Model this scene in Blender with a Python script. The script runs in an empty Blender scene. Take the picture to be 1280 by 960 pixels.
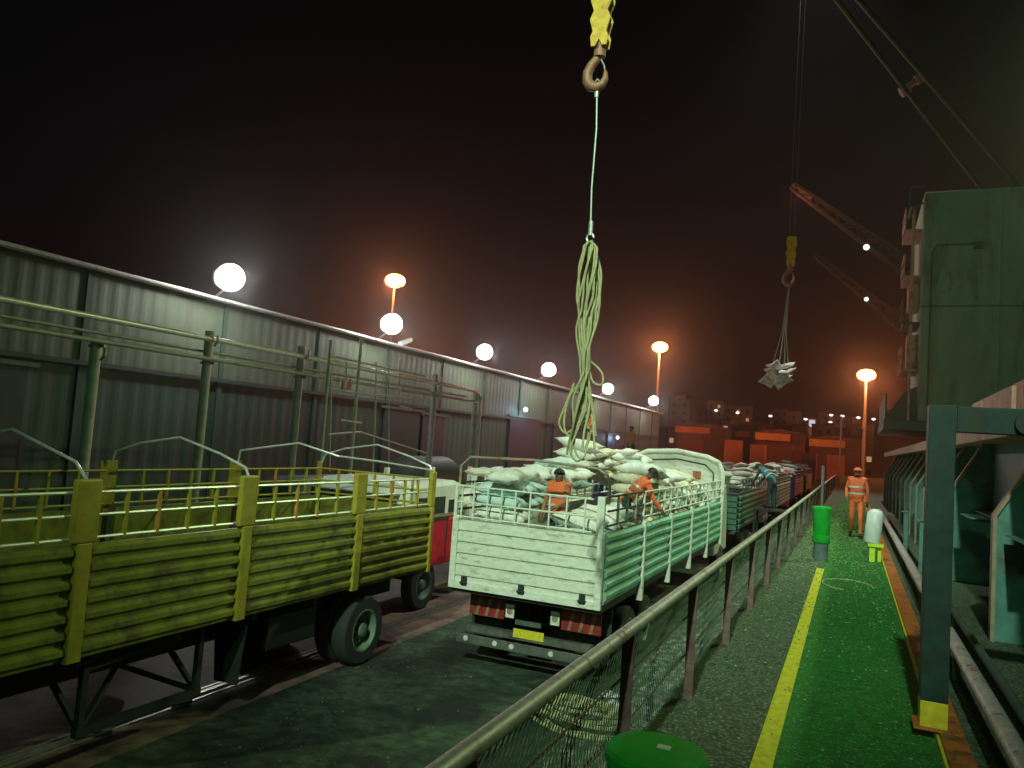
import bpy, math, random
from mathutils import Vector, Matrix, noise
random.seed(7)
SC = bpy.context.scene
COL = SC.collection
R = math.radians

# ------------------------------------------------------------------ camera
EYE = 3.6
YAW, PITCH, ROLL, FPX = R(24.1145), R(4.0585), R(4.0), 960.0
_f = Vector((-math.sin(YAW)*math.cos(PITCH), math.cos(YAW)*math.cos(PITCH), math.sin(PITCH)))
_rt = Vector((math.cos(YAW), math.sin(YAW), 0)); _up = _rt.cross(_f)
_R = _rt*math.cos(ROLL) + _up*math.sin(ROLL)
_U = _up*math.cos(ROLL) - _rt*math.sin(ROLL)
cd = bpy.data.cameras.new('camera'); cam = bpy.data.objects.new('camera', cd); COL.objects.link(cam)
m = Matrix((_R, _U, -_f)).transposed().to_4x4(); m.translation = Vector((0, 0, EYE)); cam.matrix_world = m
cd.sensor_width = 36.0; cd.lens = 27.0; cd.clip_end = 3000; cd.clip_start = 0.05
SC.camera = cam

def at(px, py, X=None, Y=None, Z=None):
    d = _f + _R*((px-640)/FPX) - _U*((py-480)/FPX)
    if X is not None: t = X/d.x
    elif Y is not None: t = Y/d.y
    else: t = (Z-EYE)/d.z
    return Vector((0, 0, EYE)) + d*t

# ------------------------------------------------------------------ world: night sky with the glow of the town low down
w = bpy.data.worlds.new('World'); SC.world = w; w.use_nodes = True
nt = w.node_tree; nt.nodes.clear()
out = nt.nodes.new('ShaderNodeOutputWorld')
bg = nt.nodes.new('ShaderNodeBackground'); bg2 = nt.nodes.new('ShaderNodeBackground'); add = nt.nodes.new('ShaderNodeAddShader')
sky = nt.nodes.new('ShaderNodeTexSky'); sky.sky_type = 'NISHITA'; sky.sun_disc = False
sky.sun_elevation = R(-8); sky.sun_rotation = R(200)
nt.links.new(sky.outputs[0], bg.inputs[0]); bg.inputs[1].default_value = 0.02
tc = nt.nodes.new('ShaderNodeTexCoord'); sp = nt.nodes.new('ShaderNodeSeparateXYZ'); rp = nt.nodes.new('ShaderNodeValToRGB')
nt.links.new(tc.outputs['Generated'], sp.inputs[0]); nt.links.new(sp.outputs['Z'], rp.inputs[0])
e = rp.color_ramp.elements
e[0].position = 0.0; e[0].color = (0.011, 0.0032, 0.0028, 1)
e[1].position = 0.62; e[1].color = (0.0004, 0.0007, 0.0010, 1)
k = e.new(0.12); k.color = (0.0040, 0.0020, 0.0023, 1)
k = e.new(0.28); k.color = (0.0014, 0.0018, 0.0026, 1)
nt.links.new(rp.outputs[0], bg2.inputs[0]); bg2.inputs[1].default_value = 1.0
nt.links.new(bg.outputs[0], add.inputs[0]); nt.links.new(bg2.outputs[0], add.inputs[1]); nt.links.new(add.outputs[0], out.inputs[0])

# moon-weak sun from behind
sd = bpy.data.lights.new('moonlight', 'SUN'); sd.energy = 0.006; sd.angle = R(0.5); sd.color = (0.8, 0.9, 1)
so = bpy.data.objects.new('moonlight', sd); COL.objects.link(so); so.rotation_euler = (R(50), 0, R(20))

def lamp(name, loc, power, color, radius=0.15, parent=None, spot=None, target=None, blend=0.6, vol=1.0):
    d = bpy.data.lights.new(name, 'SPOT' if spot else 'POINT')
    d.energy = power; d.color = color; d.shadow_soft_size = radius
    o = bpy.data.objects.new(name, d); COL.objects.link(o); o.location = loc
    if spot:
        d.spot_size = R(spot); d.spot_blend = blend
        o.rotation_euler = (Vector(target)-Vector(loc)).to_track_quat('-Z', 'Y').to_euler()
    d.volume_factor = vol if hasattr(d, 'volume_factor') else 1
    if parent: o.parent = parent; o.location = Vector(loc)-parent.location
    return o

# ship's own deck floods: one high on the mast aft of the camera, one on the crane house ahead; the fills among them are added
lamp('aft_flood_and_fill', (0.5, -15.0, 19.0), 36000, (0.74, 1.0, 0.72), 0.35, spot=29, target=(-3.6, 15.0, 1.9), blend=1.0)
lamp('aft_flood_and_fill', (-1.0, -13.0, 10.5), 1250, (0.32, 1.0, 0.42), 0.5, spot=120, target=(-5.0, 14.0, 0.5), blend=1.0)  # second aft lamp is an added wide fill, not a ship's flood
lamp('overhead_fill', (-1.5, 17.0, 17.5), 6200, (0.84, 1.0, 0.80), 0.3, spot=72, target=(-4.3, 19.5, 2.5), blend=0.9)  # added overhead fill to brighten the sack load
lamp('overhead_fill', (-1.0, 41.0, 34.0), 26000, (1.0, 0.95, 0.85), 0.2, spot=64, target=(-5.4, 42.0, 3.0), blend=0.8)  # added fill out of view for the truck queue and lifted bundle
lamp('crane_house_fill', (4.5, 12.0, 7.5), 950, (0.55, 1.0, 0.55), 0.3, spot=60, target=(6.5, 36.0, 10.0), blend=1.0)  # added fill that brightens the crane house face
lamp('deck_flood_ahead', (12.5, 34.0, 19.0), 13500, (0.72, 1.0, 0.42), 0.3, spot=60, target=(-0.6, 18.0, 1.7), blend=0.9, vol=.03)

SC.view_settings.view_transform = 'Standard'; SC.view_settings.look = 'None'
SC.view_settings.exposure = 0; SC.view_settings.gamma = 1
SC.render.engine = 'CYCLES'
SC.cycles.use_denoising = True
SC.cycles.max_bounces = 5; SC.cycles.volume_bounces = 0; SC.cycles.sample_clamp_indirect = 3; SC.cycles.sample_clamp_direct = 0

# ------------------------------------------------------------------ materials
_mats = {}
def mat(name, col, rough=0.6, metal=0.0, var=0.35, scale=6.0, bump=0.15, stain=None, stain_amt=0.5, stain_scale=2.0, spec=0.5, coat=0.0, stretch=(1, 1, 1)):
    if name in _mats: return _mats[name]
    M = bpy.data.materials.new(name); M.use_nodes = True; t = M.node_tree; t.nodes.clear()
    o = t.nodes.new('ShaderNodeOutputMaterial'); p = t.nodes.new('ShaderNodeBsdfPrincipled')
    t.links.new(p.outputs[0], o.inputs[0])
    tcn = t.nodes.new('ShaderNodeTexCoord'); mp = t.nodes.new('ShaderNodeMapping'); mp.inputs['Scale'].default_value = stretch
    t.links.new(tcn.outputs['Object'], mp.inputs[0])
    n1 = t.nodes.new('ShaderNodeTexNoise'); n1.inputs['Scale'].default_value = scale; n1.inputs['Detail'].default_value = 6; n1.inputs['Roughness'].default_value = 0.65
    t.links.new(mp.outputs[0], n1.inputs[0])
    r1 = t.nodes.new('ShaderNodeMapRange'); r1.inputs[1].default_value = 0.3; r1.inputs[2].default_value = 0.7
    r1.inputs[3].default_value = 1-var; r1.inputs[4].default_value = 1+var*0.6
    t.links.new(n1.outputs[0], r1.inputs[0])
    mx = t.nodes.new('ShaderNodeVectorMath'); mx.operation = 'SCALE'; mx.inputs[0].default_value = col[:3]
    t.links.new(r1.outputs[0], mx.inputs['Scale'])
    last = mx.outputs[0]
    if stain:
        n2 = t.nodes.new('ShaderNodeTexNoise'); n2.inputs['Scale'].default_value = stain_scale; n2.inputs['Detail'].default_value = 9; n2.inputs['Roughness'].default_value = 0.72
        t.links.new(mp.outputs[0], n2.inputs[0])
        r2 = t.nodes.new('ShaderNodeMapRange'); r2.inputs[1].default_value = 0.66-stain_amt*0.3; r2.inputs[2].default_value = 0.74-stain_amt*0.2
        t.links.new(n2.outputs[0], r2.inputs[0])
        mm = t.nodes.new('ShaderNodeMix'); mm.data_type = 'RGBA'
        t.links.new(r2.outputs[0], mm.inputs[0]); t.links.new(last, mm.inputs[6]); mm.inputs[7].default_value = (*stain[:3], 1)
        last = mm.outputs[2]
    t.links.new(last, p.inputs['Base Color'])
    rr = t.nodes.new('ShaderNodeMapRange'); rr.inputs[3].default_value = max(0.05, rough-0.15); rr.inputs[4].default_value = min(1, rough+0.18)
    t.links.new(n1.outputs[0], rr.inputs[0]); t.links.new(rr.outputs[0], p.inputs['Roughness'])
    p.inputs['Metallic'].default_value = metal; p.inputs['Specular IOR Level'].default_value = spec; p.inputs['Coat Weight'].default_value = coat
    if bump:
        b = t.nodes.new('ShaderNodeBump'); b.inputs['Strength'].default_value = bump; b.inputs['Distance'].default_value = 0.02
        t.links.new(n1.outputs[0], b.inputs['Height']); t.links.new(b.outputs[0], p.inputs['Normal'])
    _mats[name] = M; return M
def emis(name, col, s):
    if name in _mats: return _mats[name]
    M = bpy.data.materials.new(name); M.use_nodes = True; t = M.node_tree; t.nodes.clear()
    o = t.nodes.new('ShaderNodeOutputMaterial'); p = t.nodes.new('ShaderNodeEmission'); p.inputs[0].default_value = (*col, 1); p.inputs[1].default_value = s
    t.links.new(p.outputs[0], o.inputs[0]); _mats[name] = M; return M

asphalt = mat('quay_concrete', (0.065, 0.10, 0.065), 0.7, var=0.75, scale=5.5, bump=1.0, stain=(0.022, 0.03, 0.024), stain_amt=0.8, stain_scale=0.9)
apron = mat('quay_apron_worn_pink_lit', (0.27, 0.16, 0.14), 0.6, var=0.5, scale=3, bump=0.5, stain=(0.06, 0.05, 0.05), stain_amt=0.6, stain_scale=0.8)  # pinkish light on the quay is put into this base colour
litter = mat('spilt_grain_ground', (0.40, 0.44, 0.36), 0.85, var=0.8, scale=13, bump=1.0, stain=(0.05, 0.07, 0.055), stain_amt=0.95, stain_scale=5.5)
deckg = mat('green_deck_paint', (0.022, 0.17, 0.028), 0.72, spec=.15, var=0.4, scale=11, bump=0.35, stain=(0.26, 0.44, 0.20), stain_amt=0.36, stain_scale=38)
deckb = mat('brown_deck_paint', (0.07, 0.095, 0.062), 0.75, spec=.15, var=0.5, scale=9, bump=0.4, stain=(0.26, 0.32, 0.22), stain_amt=0.5, stain_scale=34)
yline = mat('yellow_line_paint', (0.72, 0.66, 0.03), 0.5, var=0.3, scale=14, bump=0.15, stain=(0.22, 0.25, 0.05), stain_amt=0.3, stain_scale=18)
orange_edge = mat('orange_primer', (0.50, 0.15, 0.03), 0.55, var=0.4, scale=9, stain=(0.13, 0.06, 0.03), stain_amt=0.5, stain_scale=5)
yellowp = mat('yellow_marking_paint', (0.75, 0.58, 0.03), 0.5, var=0.3, scale=9)
hullm = mat('hull_paint', (0.06, 0.07, 0.07), 0.5, var=0.4, scale=2)
railm = mat('rail_galvanised_paint', (0.56, 0.52, 0.52), 0.5, 0.25, var=0.35, scale=16, stain=(0.20, 0.08, 0.05), stain_amt=0.4, stain_scale=8)
railpost = mat('stanchion_rusty_paint', (0.22, 0.14, 0.13), 0.55, 0.2, var=0.4, scale=10, stain=(0.16, 0.07, 0.05), stain_amt=0.5, stain_scale=6)
netm = mat('net_cord', (0.34, 0.54, 0.52), 0.8, var=0.3, scale=10, bump=0)
teal = mat('teal_ship_paint', (0.10, 0.25, 0.22), 0.45, var=0.3, scale=5, bump=0.15, stain=(0.13, 0.10, 0.07), stain_amt=0.35, stain_scale=3)
teald = mat('grey_green_ship_paint', (0.085, 0.115, 0.10), 0.5, var=0.3, scale=5, stain=(0.14, 0.08, 0.05), stain_amt=0.35, stain_scale=3)
flange = mat('worn_flange_paint', (0.36, 0.27, 0.20), 0.5, var=0.3, scale=8, stain=(0.2, 0.10, 0.06), stain_amt=0.45, stain_scale=4)
pinkp = mat('pale_red_primer', (0.62, 0.34, 0.28), 0.6, var=0.25, scale=4, stain=(0.25, 0.10, 0.08), stain_amt=0.4, stain_scale=2.5)
darkm = mat('dark_recess_paint', (0.03, 0.035, 0.033), 0.7, var=0.3, scale=4)
craneg = mat('crane_house_paint', (0.26, 0.34, 0.26), 0.65, var=0.22, scale=0.9, bump=0.2, stain=(0.17, 0.17, 0.11), stain_amt=0.5, stain_scale=0.8, stretch=(1, 1, .3))
boomm = mat('boom_paint', (0.13, 0.10, 0.07), 0.55, var=0.3, scale=2, stain=(0.15, 0.08, 0.05), stain_amt=0.4)
truck_y = mat('yellow_green_truck_paint', (0.25, 0.245, 0.03), 0.45, var=0.3, scale=5, stain=(0.13, 0.10, 0.03), stain_amt=0.55, stain_scale=3.0)
truck_yp = mat('yellow_truck_post_paint', (0.44, 0.36, 0.035), 0.45, var=0.3, scale=6, stain=(0.45, 0.22, 0.03), stain_amt=0.4, stain_scale=3)
truck_or = mat('faded_orange_truck_paint', (0.62, 0.30, 0.05), 0.5, var=0.3, scale=6)
truck_w = mat('white_truck_paint', (0.76, 0.78, 0.68), 0.55, var=0.16, scale=7, spec=.3, stain=(0.42, 0.40, 0.28), stain_amt=0.42, stain_scale=3.2, stretch=(1, 1, 3))
truck_t = mat('pale_teal_truck_paint', (0.22, 0.52, 0.40), 0.55, var=0.2, scale=7, stain=(0.22, 0.30, 0.22), stain_amt=0.35, stain_scale=3)
truck_g = mat('dark_green_truck_paint', (0.05, 0.16, 0.11), 0.45, var=0.3, scale=5)
truck_b = mat('navy_truck_paint', (0.03, 0.05, 0.13), 0.45, var=0.3, scale=5)
cab_red = mat('red_cab_paint', (0.55, 0.02, 0.045), 0.35, var=0.15, scale=4, coat=0.3)
cab_white = mat('white_cab_paint', (0.72, 0.74, 0.68), 0.4, var=0.15, scale=4, coat=0.2)
rubber = mat('tyre_rubber', (0.035, 0.038, 0.036), 0.85, var=0.3, scale=20)
rimm = mat('dusty_green_rim', (0.16, 0.24, 0.16), 0.6, 0.1, var=0.3, scale=10)
chassis = mat('chassis_black', (0.022, 0.025, 0.025), 0.7, var=0.4, scale=6)
redrefl = mat('red_reflector', (0.26, 0.03, 0.025), 0.35, var=0.3, scale=12, stain=(0.16, 0.06, 0.04), stain_amt=0.45, stain_scale=6)
whiterefl = mat('white_reflector', (0.7, 0.7, 0.64), 0.4, var=0.3, scale=12)
plate_y = mat('yellow_plate', (0.72, 0.62, 0.04), 0.4, var=0.2, scale=30, stain=(0.25, 0.22, 0.05), stain_amt=0.4, stain_scale=26)
glass = mat('dark_glass', (0.03, 0.035, 0.035), 0.12, var=0.1, bump=0)
greyd = mat('dark_grey_bumper', (0.11, 0.115, 0.10), 0.6, var=.4, scale=9, stain=(0.05, 0.05, 0.045), stain_amt=.5)
steel = mat('worn_steel', (0.45, 0.45, 0.42), 0.35, 0.8, var=0.3, scale=12)
sackm = [mat('sack_white', (0.80, 0.79, 0.72), 0.75, var=0.22, scale=9, bump=0.5, stain=(0.48, 0.44, 0.34), stain_amt=0.25, stain_scale=5),
         mat('sack_cream', (0.74, 0.68, 0.52), 0.75, var=0.22, scale=9, bump=0.5, stain=(0.35, 0.31, 0.22), stain_amt=0.4, stain_scale=5),
         mat('sack_pale_blue', (0.52, 0.68, 0.66), 0.75, var=0.22, scale=9, bump=0.5, stain=(0.5, 0.55, 0.48), stain_amt=0.35, stain_scale=5),
         mat('sack_yellowish', (0.60, 0.60, 0.28), 0.75, var=0.22, scale=9, bump=0.5)]
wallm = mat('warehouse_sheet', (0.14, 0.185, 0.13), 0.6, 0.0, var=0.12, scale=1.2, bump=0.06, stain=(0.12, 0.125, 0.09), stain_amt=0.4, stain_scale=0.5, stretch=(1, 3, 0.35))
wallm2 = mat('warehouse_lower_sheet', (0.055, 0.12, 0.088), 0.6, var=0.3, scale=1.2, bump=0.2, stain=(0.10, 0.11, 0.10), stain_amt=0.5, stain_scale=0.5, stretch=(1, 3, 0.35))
roofm = mat('warehouse_roof', (0.06, 0.08, 0.075), 0.6, var=0.3, scale=1)
doorm = mat('dark_blue_door', (0.018, 0.04, 0.075), 0.5, var=0.3, scale=2)
pipem = mat('galvanised_pipe', (0.85, 0.85, 0.80), 0.34, 0.3, var=0.25, scale=7)
gpost = mat('grey_post_paint', (0.42, 0.44, 0.38), 0.5, 0.2, var=0.3, scale=4)
gbin = mat('green_plastic', (0.015, 0.40, 0.04), 0.65, spec=.2, var=0.2, scale=8)
binbase = mat('blue_grey_base', (0.15, 0.2, 0.22), 0.6, var=0.3, scale=8)
ropem = mat('green_yellow_rope', (0.42, 0.41, 0.22), 0.8, var=0.3, scale=20, bump=0.5)
wirem = mat('wire_rope', (0.42, 0.50, 0.42), 0.45, 0.5, var=0.3, scale=30)
hooky = mat('yellow_hook_block_paint', (0.72, 0.46, 0.03), 0.45, var=0.3, scale=12, stain=(0.4, 0.14, 0.03), stain_amt=0.45, stain_scale=9)
hookm = mat('rusty_hook', (0.36, 0.18, 0.11), 0.6, 0.3, var=0.4, scale=12)
lampbody = mat('lamp_housing', (0.35, 0.35, 0.33), 0.5, 0.3)
citym = mat('city_render', (0.40, 0.34, 0.28), 0.8, var=0.3, scale=0.15, bump=0)
citym2 = mat('city_render_dark', (0.22, 0.18, 0.15), 0.8, var=0.3, scale=0.15, bump=0)
contm = mat('container_orange', (0.55, 0.20, 0.08), 0.5, var=0.3, scale=0.5)
contd = mat('container_dark_red', (0.15, 0.07, 0.055), 0.5, var=0.3, scale=0.5)
fasm = mat('orange_lit_roof_strip', (0.85, 0.42, 0.16), 0.5, var=0.3, scale=0.5)  # orange lamplight on the shed roofs is put into this colour
hillm = mat('hill_scrub', (0.07, 0.065, 0.045), 0.9, var=0.5, scale=0.05)
skin = mat('brown_skin', (0.16, 0.085, 0.055), 0.55, var=0.15, scale=20, bump=0)
hairm = mat('black_hair', (0.012, 0.01, 0.01), 0.6)
cl_or = mat('orange_workwear', (0.85, 0.16, 0.05), 0.7, var=0.2, scale=14)
cl_dk = mat('dark_workwear', (0.035, 0.045, 0.045), 0.8, var=0.3, scale=14)
cl_ol = mat('dark_olive_jacket', (0.05, 0.075, 0.045), 0.8, var=0.3, scale=14)
cl_bl = mat('light_blue_cloth', (0.05, 0.22, 0.32), 0.7, var=0.2, scale=14)
cl_br = mat('brown_orange_shirt', (0.42, 0.16, 0.07), 0.75, var=0.3, scale=14)
cl_ye = mat('yellow_band', (0.70, 0.62, 0.12), 0.6, var=0.2, scale=14)
refl = mat('reflective_tape', (0.75, 0.75, 0.7), 0.35, 0.3)
hvy = mat('fluorescent_yellow', (0.70, 0.90, 0.05), 0.5, var=0.15, scale=10)
whitep = mat('white_plastic', (0.80, 0.84, 0.86), 0.4, var=0.12, scale=8)

# ------------------------------------------------------------------ mesh helpers
class MB:
    def __init__(s): s.v = []; s.f = []
    def add(s, vs, fs):
        b = len(s.v); s.v += [tuple(v) for v in vs]; s.f += [tuple(b+i for i in f) for f in fs]; return s
    def box(s, x0, x1, y0, y1, z0, z1):
        vs = [(x, y, z) for x in (x0, x1) for y in (y0, y1) for z in (z0, z1)]
        return s.add(vs, [(0, 1, 3, 2), (4, 6, 7, 5), (0, 4, 5, 1), (2, 3, 7, 6), (0, 2, 6, 4), (1, 5, 7, 3)])
    def bar(s, a, b, w, h=None, up=(0, 0, 1)):       # rectangular bar from a to b
        a = Vector(a); b = Vector(b); h = h or w; d = (b-a).normalized(); u = Vector(up)
        if abs(d.dot(u)) > 0.98: u = Vector((0, 1, 0))
        x = d.cross(u).normalized(); y = x.cross(d)
        vs = [p+x*sx*w/2+y*sy*h/2 for p in (a, b) for sx, sy in ((-1, -1), (1, -1), (1, 1), (-1, 1))]
        return s.add(vs, [(3, 2, 1, 0), (4, 5, 6, 7), (0, 1, 5, 4), (1, 2, 6, 5), (2, 3, 7, 6), (3, 0, 4, 7)])
    def tube(s, pts, r, n=8, cap=True):
        pts = [Vector(p) for p in pts]; rs = r if isinstance(r, (list, tuple)) else [r]*len(pts)
        vs = []; px = None
        for i, p in enumerate(pts):
            d = (pts[min(i+1, len(pts)-1)]-pts[max(i-1, 0)]).normalized()
            if px is None:
                u = Vector((0, 0, 1)) if abs(d.z) < 0.9 else Vector((1, 0, 0)); px = d.cross(u).normalized()
            else:
                px = (px-d*px.dot(d)).normalized()
            py = d.cross(px)
            for k in range(n):
                a = 2*math.pi*k/n; vs.append(p+(px*math.cos(a)+py*math.sin(a))*rs[i])
        fs = [(i*n+k, i*n+(k+1) % n, (i+1)*n+(k+1) % n, (i+1)*n+k) for i in range(len(pts)-1) for k in range(n)]
        if cap: fs += [tuple(range(n))[::-1], tuple((len(pts)-1)*n+k for k in range(n))]
        return s.add(vs, fs)
    def lathe(s, prof, c=(0, 0, 0), axis='Z', n=24, caps=(1, 1)):  # prof: (radius, height)
        vs = []; c = Vector(c)
        for r, h in prof:
            for k in range(n):
                a = 2*math.pi*k/n; x, y = r*math.cos(a), r*math.sin(a)
                vs.append(c+(Vector((x, y, h)) if axis == 'Z' else Vector((h, x, y)) if axis == 'X' else Vector((y, h, x))))
        fs = [(i*n+k, i*n+(k+1) % n, (i+1)*n+(k+1) % n, (i+1)*n+k) for i in range(len(prof)-1) for k in range(n)]
        if caps[0]: fs.append(tuple(range(n))[::-1])
        if caps[1]: fs.append(tuple((len(prof)-1)*n+k for k in range(n)))
        return s.add(vs, fs)
    def prism(s, poly, a0, a1, axis='Y'):            # poly in the other two axes, extruded a0..a1
        n = len(poly)
        def P(a, q): return (q[0], a, q[1]) if axis == 'Y' else (a, q[0], q[1]) if axis == 'X' else (q[0], q[1], a)
        vs = [P(a0, q) for q in poly]+[P(a1, q) for q in poly]
        return s.add(vs, [tuple(range(n))[::-1], tuple(range(n, 2*n))]+[(k, (k+1) % n, n+(k+1) % n, n+k) for k in range(n)])
    def build(s, name, material, parent=None, smooth=False, bevel=0, origin=None):
        me = bpy.data.meshes.new(name); o3 = Vector(origin) if origin is not None else Vector((0, 0, 0))
        off = o3 if origin is not None else (parent.location.copy() if parent else Vector((0, 0, 0)))
        if parent is not None and parent.parent is not None: off = off + parent.parent.location
        me.from_pydata([Vector(v)-off for v in s.v], [], s.f); me.update()
        import bmesh as _b
        bm = _b.new(); bm.from_mesh(me); _b.ops.recalc_face_normals(bm, faces=bm.faces); bm.to_mesh(me); bm.free()
        me.materials.append(material)
        o = bpy.data.objects.new(name, me); COL.objects.link(o)
        if origin is not None: o.location = o3
        if parent: o.parent = parent
        if smooth:
            me.shade_smooth()
            try: me.set_sharp_from_angle(angle=R(40))
            except Exception: pass
        if bevel:
            b = o.modifiers.new('bevel', 'BEVEL'); b.width = bevel; b.segments = 2; b.limit_method = 'ANGLE'
        return o
def tag(o, label, cat, group=None):
    o['label'] = label; o['category'] = cat
    if group: o['group'] = group
    return o
def thing(name, loc, label, cat, group=None):
    o = bpy.data.objects.new(name, None); o.empty_display_size = 0.2; COL.objects.link(o); o.location = loc
    return tag(o, label, cat, group)
def struct(name, mb, m_, smooth=False):
    o = mb.build(name, m_, smooth=smooth); o['kind'] = 'structure'; return o
def copy_tree(o, parent=None):
    c = o.copy(); COL.objects.link(c); c.parent = parent
    for ch in list(o.children): copy_tree(ch, c)
    return c

def grid_sheet(x0, x1, y0, y1, nx, ny, zf):
    b = MB(); vs = [(x0+(x1-x0)*i/nx, y0+(y1-y0)*j/ny, 0) for j in range(ny+1) for i in range(nx+1)]
    vs = [(x, y, zf(x, y)) for x, y, _ in vs]
    b.add(vs, [(j*(nx+1)+i, j*(nx+1)+i+1, (j+1)*(nx+1)+i+1, (j+1)*(nx+1)+i) for j in range(ny) for i in range(nx)])
    return b

# ------------------------------------------------------------------ the setting
D = 1.70          # ship's deck
b = MB(); b.add([(-900, -300, 0), (900, -300, 0), (900, 900, 0), (-900, 900, 0)], [(0, 1, 2, 3)]); struct('quay_ground', b, asphalt)
b = MB(); b.add([(-14, -20, .004), (-6.9, -20, .004), (-7.0, 110, .004), (-14, 110, .004)], [(0, 1, 2, 3)]); struct('worn_pink_lit_apron', b, apron)  # strip carries the ground's pinkish light in its colour
struct('spilt_grain_strip', grid_sheet(-3.1, -1.5, 4.5, 70, 30, 700, lambda x, y: 0.006+max(0, 0.14*(noise.noise(Vector((x*1.3, y*1.3, 0)))+0.25)*min(1, (x+3.1)*1.5)+0.035*noise.noise(Vector((x*7, y*7, 3))))), litter)
for x in (-7.65, -12.2):
    b = MB(); b.box(x-.035, x+.035, -20, 110, 0, 0.03); b.box(x-.14, x-.10, -20, 110, 0, .018); b.box(x+.10, x+.14, -20, 110, 0, .018); struct('quay_crane_rail', b, steel)
b = MB(); b.box(-1.55, -1.25, -20, 120, 0.001, 0.28); struct('quay_kerb', b, apron)
# ship: hull and deck
b = MB(); b.box(-1.22, 14, -20, 118, -3, D-0.006); struct('ship_hull', b, hullm)
b = MB(); b.add([(-1.22, -20, D), (14, -20, D), (14, 118, D), (-1.22, 118, D)], [(0, 1, 2, 3)]); struct('ship_deck', b, deckb)
b = MB(); b.add([(-.40, -20, D+.004), (.60, -20, D+.004), (.64, 110, D+.004), (-.40, 110, D+.004)], [(0, 1, 2, 3)]); struct('green_walkway', b, deckg)
b = MB(); b.add([(-.52, -20, D+.008), (-.38, -20, D+.008), (-.38, 14.8, D+.008), (-.50, 14.8, D+.008)], [(0, 1, 2, 3)]); struct('yellow_line', b, yline)
b = MB(); b.box(.60, .62, -20, 60, D+.002, D+.05); struct('yellow_edge_strip', b, yline)
b = MB(); b.box(.623, .78, -20, 60, D+.002, D+.07); struct('orange_waterway_bar', b, orange_edge)
b = MB(); b.tube([(0.0+.36*math.cos(a), 13.2+.55*math.sin(a), D+.012) for a in [i*2*math.pi/40 for i in range(30)]], .010, 6); 
tag(b.build('thin_rope', ropem), 'thin yellow rope end lying in a loop on the green walkway', 'rope')

# scraps and spilt grain trodden along the walkway: too many to count
rnd = random.Random(77); b = MB()
for i in range(12000):
    y = 5+30*rnd.random()**.6; x = rnd.uniform(-1.05, .58)
    if rnd.random() > min(1, (y-3)/13) and x > -.9: continue
    q = rnd.uniform(.003, .010)+.0009*y; a = rnd.uniform(0, 3.1); h_ = rnd.uniform(.004, .016); c_, s_ = math.cos(a)*q, math.sin(a)*q
    b.add([(x-c_, y-s_, D+.013), (x+s_*.5, y-c_*.5, D+.013+h_), (x+c_, y+s_, D+.013), (x-s_*.5, y+c_*.5, D+.012)], [(0, 3, 2, 1), (0, 1, 2)])
dbr = b.build('spilt_grain', mat('grain_scraps', (0.30, 0.50, 0.20), 0.8, var=.4, scale=30, bump=0)); tag(dbr, 'pale scraps and spilt grain scattered along the ship deck walkway', 'debris'); dbr['kind'] = 'stuff'
rnd = random.Random(78); b = MB()
for i in range(5200):
    y = 3.5+26*rnd.random(); x = rnd.choice([rnd.uniform(-3.3, -1.5), rnd.uniform(-6.6, -1.5), rnd.gauss(-6.6, .5)])
    if noise.noise(Vector((x*.8, y*.8, 9))) < -.05: continue
    q = rnd.uniform(.008, .032)*rnd.random()+.006; a = rnd.uniform(0, 3.1); h_ = q*rnd.uniform(.3, .9); c_, s_ = math.cos(a)*q, math.sin(a)*q; z0 = .012+(0.10 if x > -3.0 else 0)
    b.add([(x-c_, y-s_, z0), (x+s_*.6, y-c_*.6, z0+h_), (x+c_, y+s_, z0), (x-s_*.6, y+c_*.6, z0)], [(0, 3, 2, 1), (0, 1, 2)])
dbq = b.build('quay_litter', mat('litter_scraps', (0.30, 0.32, 0.26), 0.8, var=.5, scale=30, bump=0)); tag(dbq, 'pale scraps and grain littering the dark quay beside the trucks', 'debris'); dbq['kind'] = 'stuff'
# hills behind the port
def hz(x, y):
    t = min(1, max(0, (y-235)/120.0)); t = t*t*(3-2*t)
    return -0.5+t*(13+6*math.sin(x*0.011+1.2)+4*noise.noise(Vector((x*.012, y*.012, 1)))+(12 if x < -150 else 0)*min(1, (-150-x)/120 if x < -150 else 0))
struct('hill', grid_sheet(-620, 420, 200, 700, 90, 40, hz), hillm)

# ------------------------------------------------------------------ ship's rail and netting
RX, RZ = -1.09, 2.60
rail = thing('ship_rail', (RX, 0, D), 'long grey pipe handrail with rusty posts along the ship side', 'railing')
b = MB(); b.tube([(RX, -2, RZ), (RX, 6, RZ-.01), (RX, 15, RZ-.03), (RX, 62, RZ)], .036, 14); b.build('handrail', railm, rail, True)
for zz in (2.02, 2.31):
    b = MB(); b.tube([(RX-.045, -2, zz), (RX-.045, 62, zz)], .006, 8); b.build('guard_wire', railpost, rail, True)
ys = [.4, 2.3, 4.25, 6.15, 8.1, 10.1, 12.1, 14.1, 16.2, 18.3, 20.5, 23, 25.5, 28, 31, 34, 37, 41, 45, 50, 55, 60]
for i, y in enumerate(ys):
    b = MB(); b.prism([(RX-.034, D), (RX+.034, D), (RX+.034, RZ-.03), (RX-.034, RZ-.03)], y-.006, y+.006); b.prism([(RX-.034, D), (RX-.026, D), (RX-.026, RZ-.03), (RX-.034, RZ-.03)], y+.0065, y+.06)
    b.build('post', railpost, rail)
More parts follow.
